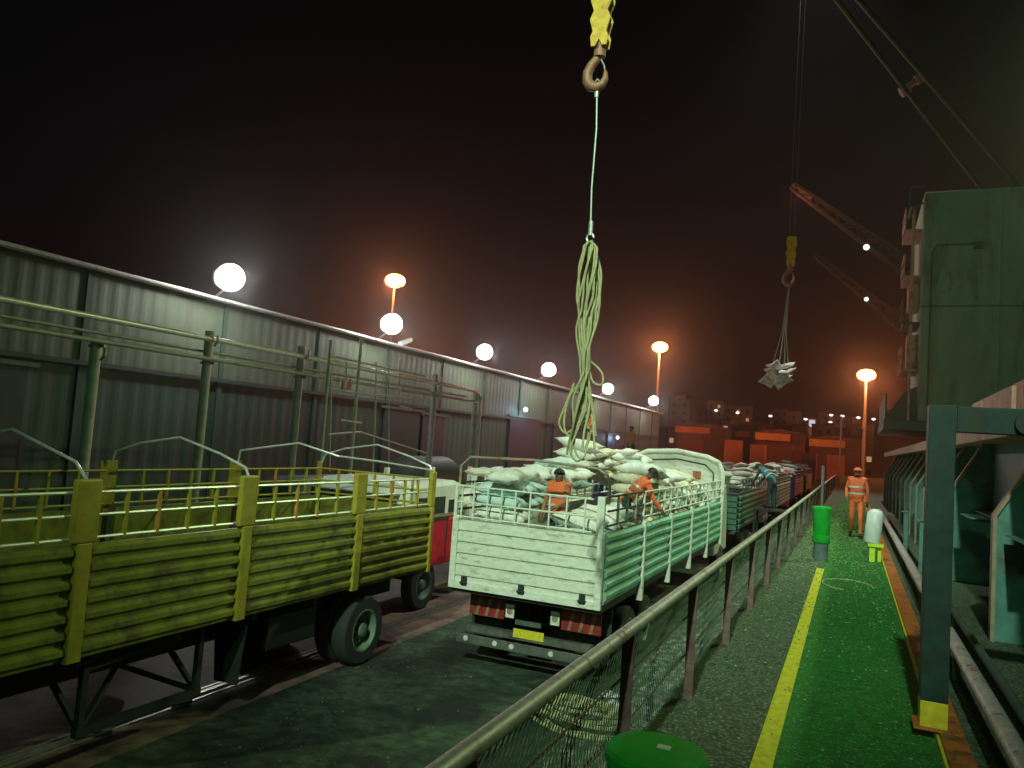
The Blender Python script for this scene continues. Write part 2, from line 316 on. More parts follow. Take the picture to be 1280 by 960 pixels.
# safety net of knotted cord hung outside the rail from the fourth post on
net = MB()
def np_(u, v):   # u along Y, v 0..1 down
    y = u; z = RZ-.05-(RZ-.05-(D-.55))*v
    sag = .16*math.sin(v*math.pi)*(0.6+.5*noise.noise(Vector((y*.5, v*1.5, 4))))
    return Vector((RX-.05-sag-.10*v, y+.05*noise.noise(Vector((y*2, v*3, 0))), z+.05*noise.noise(Vector((y*.8, v, 2)))))
y0, y1, dv = 2.6, 46.0, 20
step = .06; nU = int((y1-y0)/step)
for i in range(0, nU):
    u = y0+i*step
    for sgn in (1, -1):
        pts = []
        for j in range(9):
            pts.append(np_(u+sgn*j*.055, j/8))
        for a_, b_ in zip(pts[:-1], pts[1:]):
            wv = Vector((0, .012, 0)); hv = Vector((.0026, 0, .001))
            net.add([a_-wv, a_+wv, b_+wv, b_-wv], [(0, 1, 2, 3)])
nto = net.build('safety_net', netm)
tag(nto, 'fine blue-green safety net hanging from the ship rail towards the quay', 'net')
nto.location = (0, 0, 0)

# ------------------------------------------------------------------ drums on deck
def drum(x, y, z, r, h, label, lidded):
    t = thing('green_drum', (x, y, z), label, 'drum', 'green drums beside the rail')
    MB().lathe([(r*.80, 0), (r*.80, h*.30), (r*.84, h*.31)], (x, y, z)).build('base', binbase, t, True)
    MB().lathe([(r*.9, h*.32), (r*.98, h*.34), (r*.98, h*.44), (r*.86, h*.45), (r*.86, h*.5), (r*.93, h*.53), (r*1.0, h*.9), (r*1.0, h*.93)], (x, y, z)).build('body', gbin, t, True)
    lid = MB().lathe([(r*1.06, h*.93), (r*1.07, h*.97), (r*1.0, h*.99), (r*.55, h*1.0), (r*.1, h*1.0)], (x, y, z)).build('lid', gbin, t, True)
    if lidded:
        b = MB(); b.box(x-.0, x+.05, y+.0, y+.035, z+h*1.0, z+h*1.0+.004); b.build('sticker', whitep, lid)
    return t
lp = at(820, 948, Z=2.42)
drum(lp.x, lp.y, D, .185, .76, 'round green drum lid with a small white sticker, nearest the camera by the rail', True)
drum(-.49, 16.1, D, .165, 1.02, 'tall bright green drum on a grey base at the far end of the yellow line', False)
# white canister on fluorescent stand
t = thing('canister_stand', (.46, 16.8, D), 'small fluorescent yellow stand at the right edge of the green walkway', 'stand')
b = MB(); b.box(.34, .62, 16.66, 16.90, D+.30, D+.36); b.build('top_plate', hvy, t)
b = MB(); b.box(.37, .47, 16.72, 16.80, D+.0, D+.30); b.build('leg', hvy, t); b = MB(); b.box(.52, .58, 16.80, 16.86, D+.0, D+.30); b.build('leg', hvy, t)
b = MB(); a0 = Vector((.40, 16.78, D+.365)); a1 = Vector((.47, 16.80, D+1.02)); dd = (a1-a0)
b.tube([a0, a0+dd*.03, a0+dd*.5, a0+dd*.86, a0+dd*.96, a1], [.135, .15, .15, .15, .11, .05], 20)
tag(b.build('white_canister', whitep, smooth=True), 'white plastic canister leaning on the fluorescent yellow stand', 'canister')

# ------------------------------------------------------------------ hatch coaming on the right
co = thing('hatch_coaming', (2.2, 12, D), 'teal hatch coaming wall with slanted stays and a pale red top flange', 'hatch coaming')
b = MB(); b.box(2.2, 2.24, -6, 47, D, 4.08); b.build('wall', teald, co)
b = MB(); b.box(1.62, 2.35, -6, 47, 4.085, 4.24); b.box(1.60, 1.63, -6, 47, 4.02, 4.24); b.build('top_flange', pinkp, co, bevel=.006)
b = MB(); b.box(1.9, 2.2, -6, 47, 2.93, 2.95); b.build('stiffener', teald, co)
for y in [1.4, 4.0, 6.9, 10.4, 15.4, 17.8, 19.8, 22, 24.2, 26.5, 29, 31.5, 34, 37, 40, 43]:
    st = MB(); st.prism([(2.2, D), (1.53, D), (1.53, 3.10), (2.08, 4.08), (2.2, 4.08)], y-.012, y+.012); s_ = st.build('stay', teal, co)
    fl = MB(); fl.prism([(1.53, D), (1.49, D), (1.49, 3.11), (2.04, 4.085), (2.08, 4.08), (1.53, 3.10)], y-.075, y+.075); fl.build('flange', flange, s_)
# corner brackets (shelf with gusset)
for y in (9.6, 13.6, 18.9):
    b = MB(); b.prism([(2.2, 2.9), (1.65, 2.9), (1.85, 2.62), (2.2, 2.45)], y-.35, y-.33); b.box(1.6, 2.2, y-.5, y+.6, 2.9, 2.915); b.build('bracket', teal, co)
hc = thing('hatch_cover', (4, 5, 4.25), 'pale red steel hatch cover resting on the coaming top', 'hatch cover')
b = MB(); b.prism([(2.12, 4.245), (2.12, 4.90), (2.3, 5.0), (9, 5.0), (9, 4.245)], -6, 17.5); b.build('cover_plate', pinkp, hc, bevel=.01)
for y in (1, 4, 7, 10, 13, 16):
    b = MB(); b.box(2.06, 2.118, y-.04, y+.04, 4.3, 4.86); b.build('rib', pinkp, hc)
# low pipe along the deck
b = MB(); b.tube([(.93, -2, 1.99), (.93, 30, 2.0)], .062, 14)
dp = b.build('deck_pipe', railm, smooth=True); tag(dp, 'long grey deck pipe running low beside the orange edge on the right', 'pipe')
for y in (3.5, 8.2, 12, 16, 20.5, 25):
    b = MB(); b.box(.90, .96, y-.03, y+.03, D+.002, 1.94); b.build('pipe_support', teald, dp)
b = MB(); b.tube([(1.22, -2, 1.83), (1.22, 30, 1.84)], .04, 12); dp2 = b.build('deck_pipe', teald, smooth=True); tag(dp2, 'thinner dark pipe low on deck between the grey pipe and the stays', 'pipe')
for y in (5, 11, 17, 23):
    b = MB(); b.box(1.19, 1.25, y-.03, y+.03, D+.002, 1.80); b.build('pipe_support', teald, dp2)
# portal frame
postm = mat('dark_post_paint', (0.028, 0.052, 0.047), 0.5, var=0.35, scale=5, stain=(0.05, 0.04, 0.03), stain_amt=0.4, stain_scale=4, spec=.2)
fr = thing('portal_frame', (.64, 6.4, D), 'grey green steel post with a crossbeam and yellow painted foot, nearest on the right', 'frame')
b = MB(); b.box(.50, .675, 6.33, 6.36, D+.26, 4.06); b.box(.50, .53, 6.36, 6.52, D+.26, 4.06); b.build('post', postm, fr, bevel=.004)
b = MB(); b.box(.50, .675, 6.33, 6.36, D+.075, D+.258); b.box(.50, .53, 6.36, 6.52, D+.075, D+.258); b.build('yellow_foot', yellowp, fr, bevel=.004)
b = MB(); b.box(.46, .76, 6.28, 6.56, D+.072, D+.084); b.build('base_plate', orange_edge, fr)
b = MB(); b.box(.678, 2.6, 6.335, 6.50, 3.87, 4.055); b.build('crossbeam', postm, fr, bevel=.006)
b = MB(); b.box(2.4, 2.58, 6.34, 6.50, D, 3.868); b.build('post', teald, fr)
b = MB(); b.tube([(1.10, 6.29, 3.95), (1.10, 6.334, 3.95)], .075, 16); b.build('flanged_end', darkm, fr)
# dark shelves/panels (small posts seen further on)
for i, (y, zt) in enumerate(((12.6, 2.75), (14.8, 2.7), (19.0, 2.6))):
    t = thing('pipe_stanchion', (1.12, y, D), ['short dark stanchion low on the right, first beyond the portal frame', 'short dark stanchion low on the right, second beyond the portal frame', 'short dark stanchion low on the right, farthest from the portal frame'][i], 'stanchion', 'short stanchions by the deck pipes')
    b = MB(); b.box(1.08, 1.16, y-.04, y+.04, D, zt); b.build('post', teal, t); b = MB(); b.box(1.03, 1.21, y-.09, y+.09, zt, zt+.02); b.build('cap_plate', teal, t)

# ------------------------------------------------------------------ cranes
ch = thing('crane_house', (7, 36, D), 'big pale green deck crane house block rising at the right edge', 'crane')
b = MB(); b.box(2.42, 12, 36, 44, 5.5, 15.25); b.build('house_wall', craneg, ch, bevel=.06)
b = MB(); b.box(1.15, 12, 35.8, 44, 5.1, 5.48); b.build('platform', teald, ch)
b = MB(); b.prism([(1.2, 5.48), (2.4, 5.48), (2.4, 7.0), (1.9, 6.7)], 36.4, 36.45); b.box(1.2, 1.26, 36.0, 44, 5.5, 6.6); b.build('guard_plate', teald, ch)
b = MB(); b.lathe([(2.4, D), (2.4, 5.08)], (7, 40, 0)); b.build('pedestal', craneg, ch, True)
b = MB()
for y in (36.25, 36.95): b.bar((2.08, y, 5.5), (2.08, y, 14.6), .09)
for i in range(26): b.bar((2.08, 36.25, 5.8+i*.34), (2.08, 36.95, 5.8+i*.34), .04)
b.build('ladder', pinkp, ch)  # pink light on the ladder is put into its colour
for z in (7.6, 9.6, 11.6, 13.6):
    b = MB(); b.box(1.75, 2.415, 36.1, 38.4, z, z+.08); b.bar((1.75, 36.1, z+.5), (1.75, 38.4, z+.5), .05); b.bar((1.75, 36.1, z), (1.75, 36.1, z+1.0), .05); b.bar((1.75, 36.1, z+1.0), (1.75, 38.4, z+1.0), .05); b.bar((1.75, 38.4, z), (1.75, 38.4, z+1.0), .05)
    b.build('landing', pinkp if z != 9.6 else teald, ch)
b = MB(); b.box(2.0, 2.41, 37.2, 38.2, 7.68, 9.3); b.build('cable_box', pinkp, ch); b = MB(); b.box(2.0, 2.41, 37.0, 38.3, 10.4, 11.5); b.build('cable_box', pinkp, ch)
for zz in (10.3,): b = MB(); b.box(2.42, 12, 35.96, 35.998, zz, zz+.05); b.build('seam', teald, ch)
for xx in (5.2, 8.4):
    b = MB(); b.box(xx, xx+.04, 35.965, 35.998, 5.6, 15.1); b.build('seam', craneg, ch)
b = MB(); b.tube([(2.75, 35.93, 5.6), (2.75, 35.93, 12.6), (2.95, 35.93, 12.9), (4.3, 35.93, 12.9)], .035, 6); b.build('cable_pipe', teald, ch)
b = MB(); b.box(4.25, 4.6, 35.85, 35.998, 12.7, 13.0); b.build('junction_box', teald, ch)
b = MB(); b.box(3.05, 3.45, 35.95, 35.998, 11.0, 11.7); b.build('vent_plate', craneg, ch)
b = MB(); b.box(1.9, 2.0, 36.3, 38, 14.7, 14.78); b.bar((2.0, 36.4, 14.7), (2.42, 36.4, 14.9), .06); b.bar((1.9, 36.3, 14.7), (1.9, 36.3, 15.6), .05); b.bar((1.9, 36.3, 15.6), (2.42, 36.3, 15.6), .05); b.build('roof_rail', teald, ch)
# topping wires of the near crane, high on the right
tw = thing('topping_wires', at(1225, 235, Y=36.5), 'pair of thick grey topping wires with a spreader link rising from the crane house', 'crane wires')
pA, pB = at(1228, 238, Y=36.5), at(1000, -60, Y=24); pC, pD = at(1272, 232, Y=36.5), at(1030, -50, Y=24)
b = MB(); b.tube([pA, pB], .085, 8); b.build('wire', boomm, tw, True); b = MB(); b.tube([pC, pD], .085, 8); b.build('wire', boomm, tw, True)
qa = pA.lerp(pB, .39); qc = pC.lerp(pD, .50)
b = MB(); b.bar(at(1131, 112, Y=31), at(1148, 98, Y=31.0), .2); b.tube([at(1126, 116, Y=31), at(1136, 110, Y=31)], .22, 8); b.tube([at(1145, 101, Y=31), at(1155, 95, Y=31)], .2, 8); b.build('spreader', pinkp, tw)
# far booms
def boom(a, c, r0, r1, label, tipm):
    a, c = Vector(a), Vector(c)
    t = thing('crane_boom', a, label, 'crane boom', 'booms of the far deck cranes')
    b = MB(); n = 12; s1 = Vector((0, 1, 0)); s2 = (c-a).cross(s1).normalized()
    for s in ((1, 1), (1, -1), (-1, 1), (-1, -1)):
        b.bar(a+(s1*s[0]+s2*s[1])*r0, c+(s1*s[0]+s2*s[1])*r1, .16)
    for i in range(n):
        p = a.lerp(c, i/n); q = a.lerp(c, (i+1)/n); ra = r0+(r1-r0)*i/n; rb = r0+(r1-r0)*(i+1)/n
        for s in (1, -1):
            b.bar(p+s1*s*ra+s2*ra*(1 if i % 2 else -1), q+s1*s*rb+s2*rb*(-1 if i % 2 else 1), .1)
    b.build('lattice', boomm, t)
    tp = MB(); p = a.lerp(c, .84); tp.bar(p, c, r1*2.1); tp.bar(p, p+(c-a)*.05, r1*2.6); tp.build('boom_head', tipm, t)
    return t
b1 = boom(at(1150, 345, Y=62), at(990, 232, Y=62), .55, .20, 'upper far crane boom with a red lit tip pointing up left', pinkp)
b2 = boom(at(1135, 412, Y=85), at(1018, 318, Y=85), .55, .18, 'lower faint far crane boom below the red tipped one', boomm)
for (px, py, Y, lb) in ((1083, 309, 60.5, 'tiny white lamp under the upper far crane boom'), (1083, 374, 83.5, 'tiny white lamp under the lower far crane boom')):
    p = at(px, py, Y=Y); t = thing('boom_lamp', p, lb, 'lamp', 'small lamps on the booms')
    MB().lathe([(.03, -.22), (.17, -.15), (.22, 0), (.17, .15), (.03, .22)], p, n=12).build('bulb', emis('white_far_lamp', (.85, 1, .95), 1.6), t, True)
    b = MB(); b.bar(p+Vector((0, .05, .2)), p+Vector((0, 1.3, 1.4)), .07); b.build('bracket', boomm, t)
lamp('boom_tip_light', at(1000, 250, Y=59), 60, (1, .25, .12), .2, vol=.2)

# hook block builder
def hook(px, py0, Y, sc, label, wire_to, topz):
    """yellow block with hook; py0 pixel row of block top"""
    p = at(px, py0, Y=Y)
    t = thing('crane_hook', p, label, 'hook', 'crane hooks with yellow blocks')
    b = MB()
    for s in (-1, 1):   # cheek plates tapering, with a waist
        b.prism([(p.x-.13*sc, p.z+.40*sc), (p.x+.14*sc, p.z+.40*sc), (p.x+.16*sc, p.z+.15*sc), (p.x+.10*sc, p.z+.0*sc), (p.x+.15*sc, p.z-.12*sc), (p.x+.10*sc, p.z-.30*sc), (p.x+.13*sc, p.z-.38*sc), (p.x+.11*sc, p.z-.52*sc), (p.x+.05*sc, p.z-.52*sc), (p.x, p.z-.42*sc), (p.x-.05*sc, p.z-.52*sc), (p.x-.11*sc, p.z-.52*sc), (p.x-.13*sc, p.z-.38*sc), (p.x-.10*sc, p.z-.30*sc), (p.x-.15*sc, p.z-.12*sc), (p.x-.10*sc, p.z), (p.x-.15*sc, p.z+.15*sc)], p.y+s*.07*sc-.015*sc, p.y+s*.07*sc+.015*sc)
    b.build('block', hooky, t)
    b = MB(); b.lathe([(.12*sc, -.05*sc), (.13*sc, -.03*sc), (.10*sc, 0), (.13*sc, .03*sc), (.12*sc, .05*sc)], (p.x, p.y, p.z-.08*sc), 'Y'); b.build('sheave', hookm, t, True)
    b = MB(); b.tube([(p.x, p.y, p.z-.40*sc), (p.x, p.y, p.z-.58*sc)], .05*sc, 12); b.lathe([(.085*sc, -.66*sc), (.085*sc, -.56*sc)], p); b.build('swivel', hookm, t, True)
    pts = []; rs = []
    c = Vector((p.x-.01*sc, p.y, p.z-.90*sc))
    prof = [(0, .28, .05), (-.03, .22, .06), (-.10, .14, .065), (-.155, .03, .07), (-.15, -.09, .075), (-.09, -.17, .08), (0, -.20, .075), (.08, -.16, .06), (.115, -.08, .045), (.115, 0, .03), (.10, .05, .015)]
    b = MB(); b.tube([c+Vector((x*sc, 0, z*sc)) for x, z, r in prof], [r*sc for x, z, r in prof], 12); b.build('hook', hookm, t, True)
    b = MB(); b.tube([c+Vector((.03*sc, 0, .22*sc)), c+Vector((.09*sc, 0, .10*sc)), c+Vector((.11*sc, 0, -.02*sc))], .012*sc, 6); b.build('latch', wirem, t, True)
    b = MB()
    for dx in (-.07, .07): b.tube([(p.x+dx*sc, p.y, p.z), (p.x+dx*sc*1.2+.1, p.y, topz)], .014, 6)
    b.build('hoist_wire', greyd, t, True)
    return t, c+Vector((0, 0, -.16*sc))
HY = 8.0
h1, hp = hook(753, 16, HY, .80, 'rusty crane hook under a yellow block, nearest, at the top of the picture', None, 16)
sl = thing('rope_sling', hp, 'thin wire pennant ending in a long bundle of loose yellow green rope slings', 'rope sling')
q1 = at(738, 292, Y=HY)
b = MB(); 
b.tube([hp+Vector((0, 0, -.02)), hp.lerp(q1, .3)+Vector((.015, 0, 0)), hp.lerp(q1, .7)+Vector((-.01, 0, 0)), q1], .011, 8)
for q in (hp+Vector((0, 0, -.07)), q1+Vector((0, 0, .06))): b.tube([q+Vector((0, 0, .08)), q+Vector((0, 0, -.08))], .026, 8)
b.tube([hp+Vector((.0, 0, .07)), hp+Vector((.03, 0, .03)), hp+Vector((.0, 0, -.05)), hp+Vector((-.03, 0, .03)), hp+Vector((.0, 0, .07))], .009, 6)
b.build('wire_pennant', wirem, sl, True)
b = MB(); b.tube([q1+Vector((.04*math.cos(a), .0, -.05+.05*math.sin(a))) for a in [i*math.pi/6 for i in range(12)]], .014, 8); b.build('shackle', steel, sl, True)
rnd = random.Random(3)
def smooth(P, n=5):
    P = [Vector(p) for p in P]; sm = []
    for i in range(len(P)-1):
        p0, p1, p2, p3 = P[max(i-1, 0)], P[i], P[i+1], P[min(i+2, len(P)-1)]
        for k in range(n):
            u = k/n; sm.append(.5*((2*p1)+(p2-p0)*u+(2*p0-5*p1+4*p2-p3)*u*u+(3*p1-p0-3*p2+p3)*u**3))
    return sm+[P[-1]]
for s in range(15):
    # strands follow the bundle's centre line down to a tangle, some loop back, a few reach the load
    cl = [at(738, 300, Y=HY), at(735, 370, Y=HY), at(733, 440, Y=HY), at(731, 500, Y=HY), at(726, 560, Y=HY)]
    ph = rnd.uniform(0, 6.28); rad = rnd.uniform(.03, .085); pts = []
    ext = rnd.choice([.72, .8, .9, 1.0, 1.04]); side = rnd.choice([-1, 1])
    N = 26
    for i in range(N):
        v = i/(N-1)*ext; k = min(3, int(v*4)); c = cl[k].lerp(cl[k+1], min(1.2, v*4-k))
        env = .45+1.1*math.sin(min(1, v*6)*1.57) if v < .3 else 1.3-.9*math.sin((v-.3)*4)*(1 if v < .62 else .2)+max(0, v-.6)*1.3*(1 if s % 3 else .3)
        if s % 5 == 0: env = max(env, 1.0+v)
        wob = Vector((math.sin(ph+v*5)*rad*env+side*.02, math.cos(ph+v*6)*rad*env, 0))
        wob += Vector((noise.noise(Vector((s*3.1, v*6, 0)))*.07*min(1, v*3), noise.noise(Vector((s*1.7, v*5, 5)))*.08*min(1, v*3), 0))
        pts.append(c+wob)
    pts[0] = q1+Vector((rnd.uniform(-.03, .03), rnd.uniform(-.03, .03), -.09))
    if s % 7 == 1:  # loop end
        e_ = pts[-1]; pts += [e_+Vector((side*.10, .02, -.06)), e_+Vector((side*.17, .0, .05)), e_+Vector((side*.12, 0, .22)), e_+Vector((side*.02, 0, .5))]
    b = MB(); b.tube(smooth(pts, 3), .0125, 6); b.build('rope', ropem, sl, True)
for pl, in (([(734, 470), (712, 495), (705, 530), (712, 545), (722, 520), (730, 490)],), ([(736, 450), (752, 465), (753, 480), (742, 478), (736, 460)],), ([(733, 500), (720, 540), (718, 560), (724, 572), (730, 575)],), ([(735, 470), (742, 520), (745, 545)],)):
    P = [at(x, y, Y=HY) for x, y in pl]; sm = []
    for i in range(len(P)-1):
        p0, p1, p2, p3 = P[max(i-1, 0)], P[i], P[i+1], P[min(i+2, len(P)-1)]
        for k in range(5):
            u = k/5; sm.append(.5*((2*p1)+(p2-p0)*u+(2*p0-5*p1+4*p2-p3)*u*u+(3*p1-p0-3*p2+p3)*u**3))
    sm.append(P[-1]); b = MB(); b.tube(sm, .0125, 6); b.build('rope', ropem, sl, True)

# ------------------------------------------------------------------ sacks
def sack_mesh(name, L, W, H, seed, m_):
    nx, ny = 12, 8; b = MB(); vs = []; fs = []
    def P(i, j, s):
        u = 2*i/nx-1; v = 2*j/ny-1
        e = (max(0, 1-abs(u)**3.2)**.55)*(max(0, 1-abs(v)**2.6)**.6)
        wr = noise.noise(Vector((u*2.3+seed*7, v*2.3, s*2)))*.032+noise.noise(Vector((u*6+seed*3, v*6, s)))*.018
        bow = 1-.09*(1-v*v)*abs(u)**2-.0
        ear = .05*abs(u*v)**6
        return Vector((u*L/2*(bow+ear), v*W/2*(1-.10*(1-abs(u))**1+.07*abs(u)), H/2+s*(H/2*e*(1 if s > 0 else .75))+wr*e+.012*noise.noise(Vector((u*3, v*3, seed)))))
    idx = {}
    for s in (1, -1):
        for i in range(nx+1):
            for j in range(ny+1):
                edge = i in (0, nx) or j in (0, ny)
                if edge and s < 0: idx[(i, j, s)] = idx[(i, j, 1)]; continue
                idx[(i, j, s)] = len(vs); vs.append(P(i, j, s))
    for s in (1, -1):
        for i in range(nx):
            for j in range(ny):
                f = (idx[(i, j, s)], idx[(i+1, j, s)], idx[(i+1, j+1, s)], idx[(i, j+1, s)])
                fs.append(f if s > 0 else f[::-1])
    me = bpy.data.meshes.new(name); me.from_pydata(vs, [], fs); me.materials.append(m_); me.shade_smooth(); return me
SACKS = {}
for mi, m_ in enumerate(sackm):
    SACKS[mi] = [sack_mesh('sack', .86, .50, .25, k+mi*5, m_) for k in range(3)]
def sack(x, y, z, rz, tilt, group, label, rnd, kind=None):
    mi = kind if kind is not None else rnd.choices([0, 1, 2, 3], [10, 5, .7, .4])[0]
    o = bpy.data.objects.new('sack', rnd.choice(SACKS[mi])); COL.objects.link(o)
    o.location = (x, y, z); o.rotation_euler = (tilt[0], tilt[1], rz)
    lb = {0: label, 1: label.replace('white', 'cream'), 2: label.replace('white', 'pale blue'), 3: label.replace('white', 'yellowish')}[mi]
    return tag(o, lb, 'sack', group)
def heap(x0, x1, y0, y1, floor, hf, group, label, rnd, dx=.56, dy=.86, depth=2, kindf=None, lowf=None):
    cells = 0; lay = .19
    nyc = int((y1-y0)/dx); nxc = max(1, int((x1-x0)/dy))
    for j in range(nyc):
        for i in range(nxc):
            x = x0+(i+.5)*(x1-x0)/nxc; y = y0+(j+.5)*(y1-y0)/nyc
            top = hf(x, y); nl = max(0, int((top-floor)/lay))
            for l in range(max(0, min(nl-depth, lowf(x, y, nl, lay)) if lowf else nl-depth), nl):
                last = l == nl-1
                jx, jy = rnd.uniform(-.09, .09), rnd.uniform(-.09, .09)
                sack(min(max(x+jx, x0+.40), x1-.40), y+jy, floor+l*lay+rnd.uniform(-.02, .02), rnd.gauss(0, .35 if last else .12)+(math.pi/2 if last and rnd.random() < .22 else 0),
                     (rnd.gauss(0, .17 if last else .06), rnd.gauss(0, .14 if last else .06)), group, label, rnd, kindf(x, y, l) if kindf else None)
                cells += 1
    return cells

# ------------------------------------------------------------------ truck builders
def corr_profile(z0, z1, n, depth, style):
    pr = []; h = (z1-z0)/n
    for i in range(n):
        z = z0+i*h
        if style == 'ridge':
            pr += [(0, z), (0, z+h*.22), (depth, z+h*.42), (depth*1.0, z+h*.74), (depth*.3, z+h*.92)]
        else:
            pr += [(0, z), (0, z+h*.80), (-depth*1.9, z+h*.82), (-depth*1.9, z+h*.99)]
    pr.append((0, z1)); return pr
def side_panel(x, s, y0, y1, z0, z1, n, depth, style='ridge'):    # runs along Y, ridges outward (s=+1 towards +X)
    pr = corr_profile(z0, z1, n, depth, style); poly = [(x+s*o, z) for o, z in pr]+[(x-s*.05, z1), (x-s*.05, z0)]
    b = MB(); n_ = len(poly); ns = max(2, int((y1-y0)/.18)) if (y1-y0) < 3 else 4
    amp = .016 if ns > 4 else .0; vs = []      # boards pushed out of true by loads and knocks
    for i in range(ns+1):
        y = y0+(y1-y0)*i/ns
        for q in poly:
            d_ = noise.noise(Vector((y*1.7, q[1]*2.2, x)))*amp; dz = noise.noise(Vector((y*1.1, x, 7)))*amp*.5
            vs.append((q[0]+s*d_, y, q[1]+dz*(1 if z0+.02 < q[1] < z1-.02 else 0)))
    b.add(vs, [tuple(range(n_))[::-1], tuple(ns*n_+k for k in range(n_))]+[(i*n_+k, i*n_+(k+1) % n_, (i+1)*n_+(k+1) % n_, (i+1)*n_+k) for i in range(ns) for k in range(n_)])
    return b
def end_panel(y, s, x0, x1, z0, z1, n, depth, style='plank'):
    pr = corr_profile(z0, z1, n, depth, style); poly = [(y+s*o, z) for o, z in pr]+[(y-s*.05, z1), (y-s*.05, z0)]
    b = MB(); b.prism(poly, x0, x1, 'X'); return b
def wheel(t, x, y, r, side, dual=True, z=None):
    z = r if z is None else z; wd = .27
    for k in range(2 if dual else 1):
        xo = x-side*k*.31
        ty = MB().lathe([(r*.60, -wd*.5), (r*.62, -wd*.5), (r*.93, -wd*.47), (r*.985, -wd*.36), (r, -wd*.2), (r, wd*.2), (r*.985, wd*.36), (r*.93, wd*.47), (r*.62, wd*.5), (r*.60, wd*.5)], (xo-side*wd*.5, y, z), 'X', 36, (0, 0)).build('tyre', rubber, t, True)
        pr = [(r*.615, .40), (r*.62, .50), (r*.57, .51), (r*.53, .34), (r*.50, -.05), (r*.34, -.12), (r*.24, -.08), (r*.21, .25), (r*.19, .42), (r*.12, .48), (.02, .48)]
        rb = MB(); rb.lathe([(a, side*wd*h) for a, h in pr], (xo-side*wd*.5, y, z), 'X', 30, (0, 1))
        for q in range(8):
            a = q*math.pi/4; rb.tube([(xo-side*wd*.5+side*wd*-.12, y+r*.30*math.cos(a), z+r*.31*math.sin(a)), (xo-side*wd*.5+side*wd*.22, y+r*.31*math.cos(a), z+r*.31*math.sin(a))], .022, 6)
        rb.build('rim', rimm, ty, True)
def rack(t, kind, c, a0, a1, z0, z1, mrail, mpost, nv, axis, mids=1):
    def P(a, z): return (c, a, z) if axis == 'Y' else (a, c, z)
    b = MB(); zs = [z0+(z1-z0)*i/(mids+1) for i in range(mids+2)]
    for z in zs: b.tube([P(a0, z), P(a1, z)], .017, 8)
    b.build('rail', mrail, t, True)
    for i in range(nv):
        a = a0+(a1-a0)*(i+1)/(nv+1)
        b = MB(); b.bar(P(a, z0-.02), P(a, z1), .035); b.build('upright', mpost[i % len(mpost)], t)

# ---- yellow-green truck
XO, XI = -6.70, -9.10
yt = thing('cargo_truck', (-7.9, 7, 0), 'empty yellow green cargo truck with ridged side boards and tall slatted rails, at left', 'truck')
FZ, TZ = 1.27, 2.30
py = [-.9, 1.2, 3.2, 5.17, 7.34, 9.68, 11.85]
b = MB(); b.box(XI+.02, XO-.06, -.9, 11.85, FZ-.06, FZ+.04); b.build('bed_floor', chassis, yt)
b = MB(); 
for x in (-7.35, -8.45): b.box(x-.05, x+.05, -2.4, 11.7, .80, 1.1)
for y in [i*1.2-.6 for i in range(11)]: b.box(XI+.1, XO-.12, y-.05, y+.05, 1.1, FZ-.062)
b.build('chassis', chassis, yt)
for i in range(len(py)-1):
    a0, a1 = py[i]+.10, py[i+1]-.10
    if i == len(py)-2: a1 = py[i+1]-.06
    side_panel(XO, 1, a0, a1, FZ-.05, TZ, 7, .045).build('side_board', truck_y, yt)
    side_panel(XI, -1, a0, a1, FZ-.05, TZ, 7, .045).build('side_board', truck_y, yt)
    rack(yt, 'r', XO-.02, a0-.02, a1+.02, TZ+.06, 2.80, pipem, [truck_yp, truck_or, truck_yp], 4, 'Y')
    rack(yt, 'r', XI+.02, a0-.02, a1+.02, TZ+.06, 2.80, truck_yp, [truck_yp, truck_or, truck_yp], 4, 'Y')
for x, s in ((XO, 1), (XI, -1)):
    for i, y in enumerate(py):
        w_ = .10 if i < len(py)-1 else .055
        b = MB(); b.box(x-.05, x+s*.065, y-w_*.75, y+w_*.75, FZ-.07, TZ+.02); b.build('pillar', truck_yp, yt, bevel=.008)
        b = MB(); b.box(x-.035, x+s*.05, y-w_*1.35, y+w_*1.35, TZ+.022, 2.93); b.build('pillar_head', truck_yp, yt, bevel=.02)
end_panel(11.88, 1, XI+.06, XO-.06, FZ-.05, TZ, 7, .045, 'ridge').build('tailboard', truck_y, yt)
rack(yt, 'r', 11.86, XI, XO, TZ+.06, 2.80, truck_yp, [truck_yp], 5, 'X')
end_panel(-.93, -1, XI+.06, XO-.06, FZ-.05, TZ+.5, 9, .045, 'ridge').build('headboard', truck_y, yt)
# hoops over the bed
def hoop(pts, r=.016): b = MB(); b.tube(pts, r, 8); b.build('hoop', pipem, yt, True)
for y in (11.85, 7.34, 3.2):
    hoop([(XI, y, 2.90), (XI+.06, y, 3.06), (XI+.5, y, 3.20), (-7.9, y, 3.32), (XO-.5, y, 3.16), (XO-.07, y, 3.02), (XO, y, 2.9)])
hoop([(XI, 9.68, 2.9), (XI+.03, 9.68, 3.10), (-7.9, 9.68, 3.30), (-7.3, 9.9, 3.14), (-7.0, 10.6, 3.08), (XO, 11.85, 2.95)])
hoop([(XI, 5.17, 2.9), (XI+.03, 5.17, 3.10), (-7.9, 5.17, 3.34), (XO-.2, 5.17, 3.08), (XO, 5.17, 2.9)])
